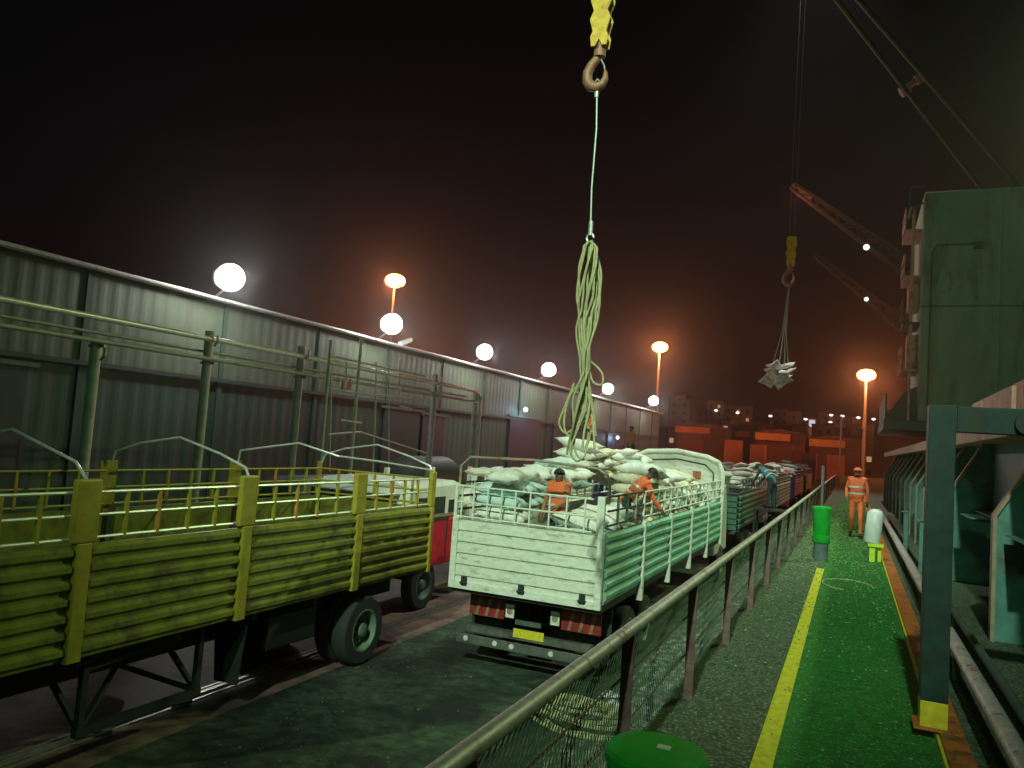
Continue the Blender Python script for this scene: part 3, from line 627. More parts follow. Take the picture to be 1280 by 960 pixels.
# lower pieces
for y in (10.15,):
    wheel(yt, XO-.02, y, .52, 1); wheel(yt, XI+.02, y, .52, -1); b = MB(); b.tube([(XI+.2, y, .52), (XO-.2, y, .52)], .09, 10); b.lathe([(.12, -.3), (.22, -.1), (.22, .1), (.12, .3)], (-7.9, y, .52), 'X', 14); b.build('axle', chassis, yt, True)
    for x in (-7.35, -8.45):
        b = MB(); b.bar((x, y-.75, .86), (x, y, .68), .08, .06); b.bar((x, y+.75, .86), (x, y, .68), .08, .06); b.bar((x, y-.4, .80), (x, y+.4, .78), .08, .1); b.build('leaf_spring', chassis, yt)
wheel(yt, XO-.1, 3.3, .52, 1, False); wheel(yt, XI+.1, 3.3, .52, -1, False)
for y, zb in ((7.62, .33), (4.5, .28)):
    for x in (XO-.33, XI+.33):
        b = MB(); b.prism([(x-.26, 1.06), (x+.26, 1.06), (x+.18, zb), (x-.18, zb)], y-.012, y+.012); b.build('mudflap', rubber, yt)
b = MB()
for y in (5.55, 7.05): b.bar((-6.95, y, 1.1), (-6.95, y, .36), .07); b.bar((-6.95, y, .40), (-7.6, y, .95), .05)
b.bar((-6.95, 5.5, .38), (-6.95, 7.1, .38), .08); b.bar((-6.95, 5.55, .40), (-7.5, 6.4, .75), .05); b.bar((-6.95, 7.05, .40), (-7.5, 6.4, .75), .05); b.bar((-6.95, 5.55, 1.0), (-6.95, 6.3, 1.06), .05)
b.build('side_guard', chassis, yt)
b = MB(); b.box(-7.25, -6.85, 8.1, 9.1, .62, 1.05); b.build('tool_box', chassis, yt, bevel=.02)
# cab
b = MB(); b.prism([(-3.5, .75), (-3.52, 1.5), (-3.35, 2.55), (-3.1, 2.75), (-1.3, 2.75), (-1.2, 2.6), (-1.2, .75)], XI+.15, XO-.15, 'X'); b.build('cab', truck_y, yt, bevel=.05)
b = MB(); b.box(XI+.35, XO-.35, -3.50, -3.42, 1.62, 2.4); b.build('windscreen', glass, yt)
b = MB(); b.box(XO-.149, XO-.14, -3.0, -2.0, 1.65, 2.4); b.build('side_window', glass, yt)

# ---- red and white cab truck
rt = thing('cab_truck', (-9.1, 16, 0), 'truck with a white topped red cab, between the yellow truck and the white one', 'truck')
cx0, cx1, cy0, cy1 = -10.2, -7.85, 12.75, 15.4
b = MB(); b.prism([(cy0, .85), (cy0-.02, 1.82), (cy1, 1.82), (cy1, .85)], cx0, cx1, 'X'); b.build('cab_lower', cab_red, rt, bevel=.04)
b = MB(); b.prism([(cy0, 1.824), (cy0+.05, 2.0), (cy0+.30, 2.40), (cy0+.55, 2.56), (cy1-.35, 2.60), (cy1-.10, 2.50), (cy1, 2.30), (cy1, 1.824)], cx0+.03, cx1-.03, 'X'); b.build('cab_upper', cab_white, rt, bevel=.09)
b = MB(); b.box(cx1-.034, cx1-.02, 13.45, 14.55, 1.93, 2.28); b.build('side_window', glass, rt)
b = MB(); b.box(cx1-.034, cx1-.018, 14.72, 15.15, 1.93, 2.2); b.build('side_window', glass, rt)
b = MB(); b.box(cx0+.2, cx1-.2, cy0-.01, cy0+.3, 1.9, 2.35); b.build('windscreen', glass, rt)
b = MB(); b.box(cx1-.005, cx1+.015, 13.35, 14.7, 1.80, 1.86); b.box(cx1-.005, cx1+.012, 14.64, 14.67, .95, 1.8); b.build('door_trim', chassis, rt)
b = MB(); b.tube([(cx1, 13.1, 2.2), (cx1+.22, 13.0, 2.25), (cx1+.22, 13.0, 1.9)], .015, 6); b.box(cx1+.12, cx1+.3, 12.97, 13.0, 1.75, 2.15); b.build('mirror', chassis, rt)
wheel(rt, cx1-.05, 13.95, .50, 1, False); wheel(rt, cx0+.05, 13.95, .50, -1, False); wheel(rt, cx1-.05, 21.5, .5, 1); wheel(rt, cx0+.05, 21.5, .5, -1)
b = MB(); b.box(-9.6, -8.5, 13, 24.4, .7, 1.05); b.box(cx0+.05, cx1-.03, 15.7, 24.6, 1.06, 1.28); b.build('chassis', chassis, rt)
for i in range(4):
    a = 15.8+i*2.2; side_panel(cx1, 1, a+.05, a+2.15, 1.2, 2.2, 6, .04).build('side_board', truck_w, rt); side_panel(cx0, -1, a+.05, a+2.15, 1.2, 2.2, 6, .04).build('side_board', truck_w, rt)
    b = MB(); b.box(cx1-.05, cx1+.05, a-.05, a+.05, 1.15, 2.7); b.build('pillar', truck_w, rt)
    b = MB(); b.box(cx0-.05, cx0+.05, a-.05, a+.05, 1.15, 2.7); b.build('pillar', truck_w, rt)
rack(rt, 'r', cx1, 15.8, 24.6, 2.3, 2.75, truck_w, [truck_w], 14, 'Y')
rnd = random.Random(21)
n_s = heap(cx0+.1, cx1-.1, 15.9, 24.4, 1.3, lambda x, y: (2.2 if y < 19.5 else 2.75)+.1*noise.noise(Vector((x*2, y*2, 0))), 'sacks heaped on the red cab truck', 'white sack heaped on the truck with the red cab', rnd, depth=1)

# ---- white truck with sacks
WX1, WX0, WY0, WY1 = -3.18, -5.62, 10.70, 21.3
wt = thing('sack_truck', (-4.4, 16, 0), 'white stake truck full of sacks with a planked tailgate, seen from behind in the middle', 'truck')
WF, WT_, WR = 1.34, 2.32, 2.84
b = MB(); b.box(WX0+.02, WX1-.02, WY0+.05, WY1, WF-.14, WF-.02); b.build('bed_floor', chassis, wt)
b = MB()
for x in (-3.9, -4.9): b.box(x-.06, x+.06, WY0+.6, 23.4, .82, 1.2)
b.build('chassis', chassis, wt)
tg = end_panel(WY0, -1, WX0+.10, WX1-.10, WF-.05, WT_, 6, .022, 'plank').build('tailgate', truck_w, wt)
b = MB(); b.box(WX0+.0, WX0+.098, WY0-.03, WY0+.05, WF-.08, WT_+.02); b.box(WX1-.098, WX1, WY0-.03, WY0+.05, WF-.08, WT_+.02); b.box(WX0+.1, WX1-.1, WY0-.028, WY0-.0015, WF-.08, WF+.03); b.build('tailgate_frame', truck_w, wt, bevel=.006)
for x in (-5.35, -4.4, -3.45):
    b = MB(); b.box(x-.045, x+.045, WY0-.045, WY0-.03, WF-.02, WF+.12); b.tube([(x-.06, WY0-.045, WF+.02), (x+.06, WY0-.045, WF+.02)], .018, 8); b.build('hinge', chassis, tg)
# rack over tailgate
b = MB()
for z in (WT_+.03, 2.57, 2.82): b.tube([(WX0+.03, WY0+.01, z), (WX1-.2, WY0+.01, z-.01)], .014, 8)
b.build('rail', truck_w, wt, True)
for i, x in enumerate((-5.5, -5.3, -5.06, -4.83, -4.6, -4.36, -4.05, -3.78, -3.5)):
    b = MB(); b.bar((x, WY0+.01, WT_), (x, WY0+.01, 2.83), .022); b.build('upright', truck_w, wt)
b = MB(); b.box(WX1-.13, WX1-.02, WY0-.02, WY0+.05, WT_+.022, 2.86); b.build('corner_post', truck_w, wt, bevel=.006)
b = MB(); b.box(WX0+.0, WX0+.05, WY0-.02, WY0+.05, WT_+.022, 2.86); b.build('corner_post', truck_w, wt, bevel=.006)
wy = [WY0+.06, 12.9, 15.0, 17.1, 19.2, WY1]
for i in range(5):
    a0, a1 = wy[i]+.05, wy[i+1]-.05
    side_panel(WX1, 1, a0, a1, WF-.02, WT_, 6, .04).build('side_board', truck_t, wt)
    side_panel(WX0, -1, a0, a1, WF-.02, WT_, 6, .04).build('side_board', truck_w, wt)
    for x in (WX1, WX0): rack(wt, 'r', x, a0, a1, WT_+.12, 2.86, chassis if i == 0 else truck_w, [truck_w, truck_t], 3, 'Y')
    if i:
        b = MB(); b.box(WX1-.05, WX1+.06, wy[i]-.045, wy[i]+.045, WF-.28, WT_+.05); b.build('pillar', truck_w, wt, bevel=.006)
        b = MB(); b.box(WX0-.06, WX0+.05, wy[i]-.045, wy[i]+.045, WF-.28, WT_+.05); b.build('pillar', truck_w, wt, bevel=.006)
        b = MB(); b.bar((WX1, wy[i], WT_), (WX1, wy[i], 2.87), .035); b.build('stake', truck_w, wt); b = MB(); b.bar((WX0, wy[i], WT_), (WX0, wy[i], 2.87), .035); b.build('stake', truck_w, wt)
b = MB(); b.tube([(WX0, WY0+.12, 2.8), (WX0, WY0+.12, 3.12), (WX0+.16, WY0+.12, 3.27), (-4.4, WY0+.12, 3.30), (WX1-.2, WY0+.12, 3.25), (WX1-.05, WY0+.12, 3.17), (WX1, WY0+.12, 3.0), (WX1, WY0+.12, 2.75)], .02, 8); b.build('hoop', flange, wt, True)
# bulkhead with two small square openings and an arched frame
bz = 3.52; pr_ = []
b = MB(); b.prism([(WX0, 1.3), (WX1-.02, 1.3), (WX1-.02, 3.10), (WX1-.12, 3.30), (WX1-.4, 3.42), (-4.4, bz), (WX0+.4, 3.46), (WX0+.1, 3.34), (WX0, 3.1)], WY1, WY1+.05); b.build('bulkhead', truck_w, wt)
b = MB(); b.tube([(WX1, WY1-.03, 1.2), (WX1+.02, WY1-.03, 3.08), (WX1-.10, WY1-.03, 3.34), (WX1-.4, WY1-.03, 3.47), (-4.4, WY1-.03, bz+.06), (WX0+.4, WY1-.03, 3.52), (WX0+.1, WY1-.03, 3.38), (WX0, WY1-.03, 3.1), (WX0, WY1-.03, 1.2)], .07, 10); b.build('bulkhead_frame', truck_w, wt, True)
b = MB(); b.tube([(WX1-.22, WY1-.02, 2.6), (WX1-.22, WY1-.02, 3.05), (WX1-.45, WY1-.02, 3.26), (-4.4, WY1-.02, 3.36), (WX0+.45, WY1-.02, 3.28), (WX0+.22, WY1-.02, 3.08), (WX0+.22, WY1-.02, 2.6)], .018, 8); b.build('inner_rib', chassis, wt, True)
for x in (-4.42, -3.84):
    b = MB(); b.box(x-.11, x+.11, WY1-.02, WY1-.003, 2.85, 3.07); b.build('small_window', orange_edge if x > -4 else hookm, wt)
UY = WY0+.34
# rear underside
b = MB(); b.box(WX0+.2, WX1-.2, UY-.02, UY+.1, .56, .66); b.build('bumper', greyd, wt)
b = MB(); b.box(WX0+.05, WX1-.05, UY-.06, UY-.022, .38, .52); b.build('under_run_bar', greyd, wt, bevel=.01)
for x0_, x1_ in ((WX0+.18, WX0+.78), (WX1-.72, WX1-.10)):
    b = MB(); b.box(x0_, x1_, UY+.09, UY+.11, .80, 1.14); tb = b.build('striped_reflector', redrefl, wt)
    for k in range(3):
        xx = x0_+.1+k*.17; b = MB(); b.prism([(xx, .81), (xx+.05, .81), (xx+.12, 1.13), (xx+.07, 1.13)], UY+.080, UY+.088); b.build('stripe', hookm, tb)
for x in (-4.72, -3.98):
    b = MB(); b.box(x-.07, x+.07, UY+.02, UY+.04, .86, 1.06); lm_ = b.build('tail_lamp', whiterefl, wt); MB().lathe([(.05, -.01), (.05, 0), (.02, .002)], (x, UY+.018, .96), 'Y', 12).build('lens', flange, lm_)
b = MB(); b.box(-4.62, -4.12, UY-.035, UY-.022, .60, .73); b.build('number_plate', plate_y, wt)
b = MB(); b.box(-4.60, -4.18, UY-.03, UY-.0, .79, .86); b.build('plate_light_bar', teald, wt)
for x in (-5.4, -4.9, -4.62, -3.98):
    b = MB(); b.tube([(x, UY-.075, .46), (x, UY-.06, .46)], .04, 12); b.build('round_reflector', whiterefl, wt)
for y in (12.6, 13.75):
    wheel(wt, WX1-.06, y, .5, 1); wheel(wt, WX0+.06, y, .5, -1); b = MB(); b.tube([(WX0+.2, y, .5), (WX1-.2, y, .5)], .09, 10); b.build('axle', chassis, wt, True)
wheel(wt, WX1-.1, 22.6, .5, 1, False); wheel(wt, WX0+.1, 22.6, .5, -1, False)
b = MB(); b.box(WX0+.05, WX0+.6, WY0+.8, WY0+.83, .3, 1.2); b.build('mudflap', rubber, wt); b = MB(); b.box(WX1-.6, WX1-.05, WY0+.8, WY0+.83, .3, 1.2); b.build('mudflap', rubber, wt)
b = MB(); b.prism([(21.6, .8), (21.6, 2.6), (21.8, 2.75), (23.3, 2.7), (23.7, 1.8), (23.75, .8)], WX0+.15, WX1-.15, 'X'); b.build('cab', cab_white, wt, bevel=.05)
rnd = random.Random(5)
def wh(x, y):
    n_ = .16*noise.noise(Vector((x*1.6, y*1.1, 0)))
    if y < 12.6 and -4.75 < x < -3.95: return 1.70
    if y < 12.9: return (3.10 if x < -4.75 else 2.62)+n_*.4
    if y < 14.3: return 3.3+n_*.5 if x < -4.3 else (3.05 if x < -3.95 else 1.95)
    if y < 18.6: return 3.56+.14*math.sin(y)+n_-.75*max(0, x+4.35)
    return 2.85+n_*.6
def wk(x, y, l):
    if y < 13.5 and x > -5.0: return 2 if (l+int(x*3)) % 3 else 0
    return None
n_s += heap(WX0+.06, WX1-.06, WY0+.15, WY1-.15, WF, wh, 'sacks heaped on the white truck', 'white sack heaped on the white stake truck', rnd, depth=3, kindf=wk, lowf=lambda x, y, nl, lay: int((2.12-WF)/lay) if (x > -3.9 or y < 11.3 or (y < 14.6 and x > -4.9)) else 99)
print('white truck sacks', len([o for o in COL.objects if o.get('group') == 'sacks heaped on the white truck']))

# ---- trucks queueing ahead
qm = [truck_g, truck_b, truck_t, truck_g, truck_b, truck_g]
qs = [(-5.62, 25.2, 34, truck_g, 'dark green boarded truck piled with sacks, directly ahead of the white truck', 3.05),
      (-5.62, 38.5, 47, truck_t, 'teal boarded sack truck, second ahead of the white truck', 3.2),
      (-5.62, 51, 60, truck_b, 'navy boarded sack truck, third ahead of the white truck', 3.2),
      (-5.62, 64, 73, truck_g, 'dark sack truck farthest along the ship side queue', 3.3),
      (-10.2, 27.5, 36, truck_b, 'navy truck of sacks ahead of the red cab truck, in the inner lane', 2.95),
      (-10.2, 41, 50, truck_b, 'navy truck under the orange glow, second in the inner lane', 2.9),
      (-10.2, 54, 63, truck_w, 'pale truck of sacks farthest in the inner lane', 3.0)]
SGL = {0: 'on the dark green truck ahead of the white one', 1: 'on the teal truck second ahead', 2: 'on the navy truck third ahead', 3: 'on the farthest truck by the ship', 4: 'on the navy truck in the inner lane', 5: 'on the second navy truck of the inner lane', 6: 'on the farthest truck of the inner lane'}
for qi, (x0, y0, y1, m_, lb, top) in enumerate(qs):
    x1 = x0+2.42
    t = thing('sack_truck', ((x0+x1)/2, (y0+y1)/2, 0), lb, 'truck', 'trucks queueing along the quay')
    b = MB(); b.box(x0+.03, x1-.03, y0+.02, y1, 1.2, 2.15); b.box(-.5+(x0+x1)/2, .5+(x0+x1)/2, y0, y1+1.6, .8, 1.198); b.build('bed', chassis, t)
    for xx, s in ((x1, 1), (x0, -1)):
        side_panel(xx, s, y0, y1, 1.22, 2.3, 6, .04).build('side_board', m_, t)
        rack(t, 'r', xx, y0, y1, 2.4, 2.8, m_, [m_], 10, 'Y')
    end_panel(y0, -1, x0, x1, 1.22, 2.3, 6, .02).build('tailgate', m_, t)
    rack(t, 'r', y0, x0, x1, 2.36, 2.8, m_, [m_], 6, 'X')
    b = MB(); b.prism([(y1+.3, .8), (y1+.3, 2.7), (y1+.5, 2.85), (y1+1.9, 2.8), (y1+2.25, 1.8), (y1+2.3, .8)], x0+.15, x1-.15, 'X'); b.build('cab', [cab_white, cab_red, truck_b][qi % 3], t, bevel=.05)
    for yy in (y0+1.9, y0+3.1): wheel(t, x1-.05, yy, .5, 1, False); wheel(t, x0+.05, yy, .5, -1, False)
    wheel(t, x1-.1, y1+1.2, .5, 1, False); wheel(t, x0+.1, y1+1.2, .5, -1, False)
    rnd = random.Random(40+qi)
    heap(x0+.08, x1-.08, y0+.1, y1-.1, 2.16, lambda x, y: top-.25+.22*math.sin(y*1.3)+.25*noise.noise(Vector((x*2, y*2, qi))), 'sacks '+SGL[qi], 'white sack heaped '+SGL[qi], rnd, dx=.75 if qi < 5 else 1.0, depth=1)

# ------------------------------------------------------------------ second hook with a lifted bundle
HB = 40.0
h2, hp2 = hook(989, 312, HB, 1.6, 'small far crane hook under a yellow block, lifting a bundle of sacks', None, 60)
cb = at(975, 465, Y=HB)
lg = thing('lifting_sling', hp2, 'pale sling legs running down to the bundle of sacks in the air', 'sling')
for dx, dy in ((-.35, -.3), (.35, .3), (-.1, .3), (.2, -.3)):
    b = MB(); b.tube([hp2+Vector((0, 0, .05)), cb.lerp(hp2, .45)+Vector((dx*.25, dy*.25, 0)), cb+Vector((dx*1.1, dy, .1))], .03, 6); b.build('leg', wirem, lg, True)
rnd = random.Random(11)
for i in range(16):
    a = i*2.399; r_ = .55*math.sqrt((i % 8+.5)/8); z = (-.52 if i < 5 else -.2 if i < 12 else .12)
    x = cb.x+r_*math.cos(a)*1.25*(1 if i < 12 else .6); y = cb.y+r_*math.sin(a); z = cb.z+z+.28*(x-cb.x)*.5
    sack(x, y, z, a+rnd.uniform(-.6, .6), (rnd.gauss(0, .5), rnd.gauss(-.2, .5)), 'sacks in the lifted bundle', 'white sack in the bundle hanging from the far hook', rnd, kind=rnd.choice([0, 0, 1]))

# coil of rope on the quay + bits of litter
t = thing('rope_coil', (-3.0, 10.0, 0), 'yellow green rope coiled in a heap on the quay beside the white truck', 'rope')
pts = []; rnd = random.Random(9)
cpt = at(728, 893, Z=0.12)
for i in range(360):
    a = i*.21; r_ = .42+.16*math.sin(i*.033)+.05*math.sin(i*.7); pts.append((cpt.x+r_*math.cos(a)*1.1+.06*math.sin(i*.05), cpt.y+r_*math.sin(a), .04+.0009*i*(.6+.3*math.sin(i*.2))))
b = MB(); b.tube(pts, .026, 6); b.build('coil', ropem, t, True)
t.location = (cpt.x, cpt.y, 0); t.children[0].location = -t.location+Vector((-3.0, 10.0, 0))
for i, (px, py_) in enumerate(((762, 868), (768, 880))):
    p = at(px, py_, Z=.05); b = MB(); b.add([(p.x+dx, p.y+dy, z) for dx, dy, z in ((-.13, -.1, .02), (.12, -.12, .06), (.15, .11, .02), (-.02, .02, .11), (-.12, .13, .04))], [(0, 1, 3), (1, 2, 3), (2, 4, 3), (4, 0, 3)])
    tag(b.build('plastic_scrap', whitep), ['crumpled white plastic scrap just beyond the rope coil', 'crumpled white plastic scrap nearest the rope coil'][i], 'scrap')
p = at(228, 878, Z=.04); b = MB(); b.tube([(p.x-.03, p.y-.12, .045), (p.x+.02, p.y+.12, .045)], .03, 10)  # glint on the crane rail, put into an added steel piece
tag(b.build('rail_glint_piece', steel, smooth=True), 'glint on the quay rail beneath the yellow truck, shaped as a short steel piece', 'pipe')

# ------------------------------------------------------------------ people
def person(name_label, feet, facing, pose, clothes, cat='person', h=1.72, vest=None, cap=None, group=None):
    """pose: dict of joints in local metres (x right, y forward, z up) for a 1.72 m figure"""
    J = dict(pelvis=(0, 0, .95), waist=(0, .0, 1.10), chest=(0, .0, 1.32), neck=(0, .0, 1.47), jaw=(0, .02, 1.54), head=(0, .02, 1.62),
             shL=(-.17, 0, 1.42), elL=(-.24, .02, 1.14), wrL=(-.25, .12, .90), shR=(.17, 0, 1.42), elR=(.24, .02, 1.14), wrR=(.25, .12, .90),
             hiL=(-.09, 0, .90), knL=(-.11, .03, .48), anL=(-.12, 0, .08), toL=(-.13, .17, .03), hiR=(.09, 0, .90), knR=(.11, .03, .48), anR=(.12, 0, .08), toR=(.13, .17, .03))
    J.update(pose); J = {k_: Vector(v) for k_, v in J.items()}
    Rd = dict(pelvis=.135, waist=.125, chest=.15, neck=.055, jaw=.075, head=.098, shL=.068, elL=.045, wrL=.032, shR=.068, elR=.045, wrR=.032, hiL=.095, knL=.062, anL=.042, toL=.038, hiR=.095, knR=.062, anR=.042, toR=.038)
    E_ = [('pelvis', 'waist'), ('waist', 'chest'), ('chest', 'neck'), ('neck', 'jaw'), ('jaw', 'head'), ('chest', 'shL'), ('shL', 'elL'), ('elL', 'wrL'), ('chest', 'shR'), ('shR', 'elR'), ('elR', 'wrR'),
          ('pelvis', 'hiL'), ('hiL', 'knL'), ('knL', 'anL'), ('anL', 'toL'), ('pelvis', 'hiR'), ('hiR', 'knR'), ('knR', 'anR'), ('anR', 'toR')]
    for s in ('L', 'R'):    # palm, four fingers, thumb
        wv = J['wr'+s]; d = (wv-J['el'+s]).normalized(); side = d.cross(Vector((0, 1, 0)) if abs(d.y) < .8 else Vector((0, 0, 1))).normalized(); nrm = d.cross(side)
        J['pa'+s] = wv+d*.07; Rd['pa'+s] = .034; E_.append(('wr'+s, 'pa'+s))
        for k_, (o_, L_) in enumerate(((-.030, .065), (-.010, .078), (.010, .074), (.030, .058))):
            p0 = J['pa'+s]+side*o_+d*.02; J[f'f{k_}a{s}'] = p0+d*L_*.5+nrm*.01; J[f'f{k_}b{s}'] = p0+d*L_*.9+nrm*.035; Rd[f'f{k_}a{s}'] = .0095; Rd[f'f{k_}b{s}'] = .008
            E_ += [('pa'+s, f'f{k_}a{s}'), (f'f{k_}a{s}', f'f{k_}b{s}')]
        J['tha'+s] = wv+d*.035+side*.045+nrm*.01; J['thb'+s] = wv+d*.075+side*.06+nrm*.03; Rd['tha'+s] = .013; Rd['thb'+s] = .010; E_ += [('wr'+s, 'tha'+s), ('tha'+s, 'thb'+s)]
    hd = (J['head']-J['jaw']).normalized(); fwd = (Vector((0, 1, 0))-hd*hd.y)
    if fwd.length < .2: fwd = Vector((0, 0, -1))-hd*-hd.z
    fwd.normalize()
    names = list(J); sc = h/1.72
    me = bpy.data.meshes.new('person'); me.from_pydata([J[n_]*sc for n_ in names], [(names.index(a), names.index(b_)) for a, b_ in E_], [])
    o = bpy.data.objects.new('person', me); COL.objects.link(o)
    sk = o.modifiers.new('skin', 'SKIN'); sk.use_smooth_shade = True
    for i, n_ in enumerate(names):
        r_ = Rd[n_]*sc; rr = (r_*1.22, r_*.85) if n_ in ('pelvis', 'waist', 'chest') else (r_, r_*.92)
        me.skin_vertices[0].data[i].radius = rr; me.skin_vertices[0].data[i].use_root = (n_ == 'pelvis')
    sb = o.modifiers.new('sub', 'SUBSURF'); sb.levels = 2; sb.render_levels = 2
    dg = bpy.context.evaluated_depsgraph_get(); new = bpy.data.meshes.new_from_object(o.evaluated_get(dg)); o.modifiers.clear(); o.data = new
    new.materials.clear()
    shirt, trousers, shoes = clothes
    for m_ in (shirt, trousers, skin, shoes): new.materials.append(m_)
    seg = []
    for a, b_ in E_:
        kind = 0
        if a in ('hiL', 'hiR', 'knL', 'knR') or (a == 'pelvis' and b_.startswith('hi')): kind = 1
        if b_.startswith('to'): kind = 3
        if a in ('neck', 'jaw') or b_ in ('jaw',) or b_[:2] in ('pa', 'th') or b_[0] == 'f' or a[0] == 'f': kind = 2
        seg.append((J[a]*sc, J[b_]*sc, kind, Rd[a]*sc, Rd[b_]*sc, a))
    near = []
    for pl in new.polygons:
        c = pl.center; best = 9; bk = 0; bn = ''
        for a, b_, k_, ra, rb, nm in seg:
            ab = b_-a; t_ = max(0, min(1, (c-a).dot(ab)/max(1e-9, ab.length_squared))); dist = (c-(a+ab*t_)).length-(ra+(rb-ra)*t_)
            if dist < best: best, bk, bn = dist, k_, nm
        pl.material_index = bk; near.append(bn); pl.use_smooth = True
    o.location = feet; o.rotation_euler = (0, 0, facing); o.name = 'person'; tag(o, name_label, cat, group)
    # ears, nose and eyes as small pieces of the head
    def child(mb, nm, m_):
        mm = bpy.data.meshes.new(nm); mm.from_pydata([Vector(v)*sc for v in mb.v], [], mb.f); mm.materials.append(m_); mm.shade_smooth()
        c = bpy.data.objects.new(nm, mm); COL.objects.link(c); c.parent = o; return c
    hc_ = J['head']; rt_ = hd.cross(fwd)
    b = MB(); b.tube([hc_+fwd*.085+hd*.01, hc_+fwd*.108-hd*.025, hc_+fwd*.095-hd*.035], [.008, .015, .008], 6); child(b, 'nose', skin)
    for s in (-1, 1):
        b = MB(); q = hc_+fwd*.083+rt_*s*.033+hd*.012; b.tube([q, q+fwd*.008], [.012, .006], 6); child(b, 'eye', hairm)
    # hair or cap: shell over the upper back of the head
    b = MB(); prof = []
    vs = []; n_ = 14
    for i in range(6):
        th = i/5*1.75
        for k_ in range(n_):
            a = 2*math.pi*k_/n_; lim = 1.0 if math.cos(a) < .3 else .72
            t2 = th*lim; dirv = hd*math.cos(t2)+(fwd*math.cos(a)+rt_*math.sin(a))*math.sin(t2)
            vs.append(hc_-hd*.005+dirv*(.108 if cap else .104))
    b.add(vs, [(i*n_+k_, i*n_+(k_+1) % n_, (i+1)*n_+(k_+1) % n_, (i+1)*n_+k_) for i in range(5) for k_ in range(n_)]); child(b, 'cap' if cap else 'hair', cap or hairm)
    if vest:
        vi = [i for i, nm in enumerate(near) if nm in ('chest', 'waist') or (nm == 'pelvis' and new.polygons[i].material_index == 0 and new.polygons[i].center.z > 0)]
        vm = {}; vs = []; fs = []
        for i in vi:
            f = []
            for v in new.polygons[i].vertices:
                if v not in vm: vm[v] = len(vs); vs.append(new.vertices[v].co+new.vertices[v].normal*.018)
                f.append(vm[v])
            fs.append(f)
        mm = bpy.data.meshes.new('vest'); mm.from_pydata(vs, [], fs); mm.materials.append(vest); mm.shade_smooth()
        c = bpy.data.objects.new('vest', mm); COL.objects.link(c); c.parent = o
        s_ = c.modifiers.new('solid', 'SOLIDIFY'); s_.thickness = .012
        ax = (J['chest']-J['waist']).normalized()
        rt2 = Vector((1, 0, 0)); fw2 = ax.cross(rt2)*-1
        for off in (-.02, .14):
            b = MB(); cc = J['waist']+ax*off; pts = [cc+rt2*math.cos(a)*.196+fw2*math.sin(a)*.150 for a in [i*2*math.pi/20 for i in range(21)]]
            vs2 = [p+ax*z for p in pts for z in (-.022, .022)]; b.add(vs2, [(2*i, 2*i+1, 2*i+3, 2*i+2) for i in range(20)]); rc = child(b, 'reflective_tape', refl)
    return o
bendover = dict(pelvis=(0, -.05, .92), waist=(0, .08, 1.03), chest=(0, .26, 1.16), neck=(0, .40, 1.24), jaw=(0, .46, 1.27), head=(0, .53, 1.31), shL=(-.17, .33, 1.22), elL=(-.22, .42, .96), wrL=(-.16, .58, .78), shR=(.17, .33, 1.22), elR=(.22, .42, .96), wrR=(.16, .58, .78), hiL=(-.09, -.04, .88), hiR=(.09, -.04, .88))
stride = dict(knL=(-.10, .20, .50), anL=(-.11, .22, .10), toL=(-.12, .39, .05), knR=(.10, .02, .47), anR=(.11, -.26, .13), toR=(.12, -.10, .03), wrR=(.22, .26, .98), elR=(.24, .0, 1.16), wrL=(-.24, -.02, .90))
sit = dict(pelvis=(0, 0, .16), waist=(0, .03, .32), chest=(0, .08, .54), neck=(0, .11, .69), jaw=(0, .14, .76), head=(0, .16, .84), shL=(-.17, .1, .64), elL=(-.26, .22, .42), wrL=(-.16, .40, .34), shR=(.17, .1, .64), elR=(.26, .22, .42), wrR=(.16, .40, .34), hiL=(-.1, .06, .14), knL=(-.16, .45, .36), anL=(-.15, .62, .03), toL=(-.15, .78, .02), hiR=(.1, .06, .14), knR=(.16, .45, .36), anR=(.15, .62, .03), toR=(.15, .78, .02))
reach = dict(elR=(.30, .16, 1.28), wrR=(.26, .36, 1.42), elL=(-.28, .15, 1.22), wrL=(-.22, .38, 1.30), chest=(0, .05, 1.32), neck=(0, .08, 1.47), jaw=(0, .11, 1.53), head=(0, .13, 1.61))
G = 'port workers'
person('worker in an orange vest over dark clothes, standing inside the tailgate of the white truck', (-4.30, 11.75, WF+.26), R(170), dict(elL=(-.22, .15, 1.16), wrL=(-.10, .30, 1.05)), (cl_br, cl_dk, hairm), vest=cl_or, h=1.58, group=G)
person('worker in a bright red orange vest leaning over the right side of the white truck', (-3.62, 13.5, 1.80), R(-70), {**bendover, 'head': (0, .42, 1.42), 'jaw': (0, .38, 1.36), 'neck': (0, .32, 1.30), 'chest': (0, .18, 1.19)}, (cl_or, cl_dk, hairm), vest=cl_or, h=1.66, group=G)
p3 = at(738, 556, Y=22.6); person('worker in orange under the rope ends, behind the heap of sacks', (p3.x, 22.6, 2.95), R(120), {**stride, **reach}, (cl_or, cl_dk, hairm), vest=cl_or, h=1.66, cap=cl_or, group=G)
p4 = at(787, 583, Y=31.5); person('worker in a brown orange shirt and dark trousers standing on distant sacks', (p4.x, 31.5, p4.z), R(175), dict(), (cl_br, cl_dk, hairm), h=1.7, group=G)
p5 = at(972, 640, Y=26.3); person('stooping worker in a dark olive jacket with a light blue cloth, above the rail', (-2.35, 26.3, 1.92), R(60), {**bendover}, (cl_ol, cl_dk, hairm), vest=cl_bl, h=1.75, cap=cl_ol, group=G)
person('worker in an orange coverall walking on the green walkway behind the white canister', (.14, 21.6, D+.004), R(180), {**stride}, (cl_or, cl_or, hairm), vest=cl_or, h=1.78, cap=cl_or, group=G)

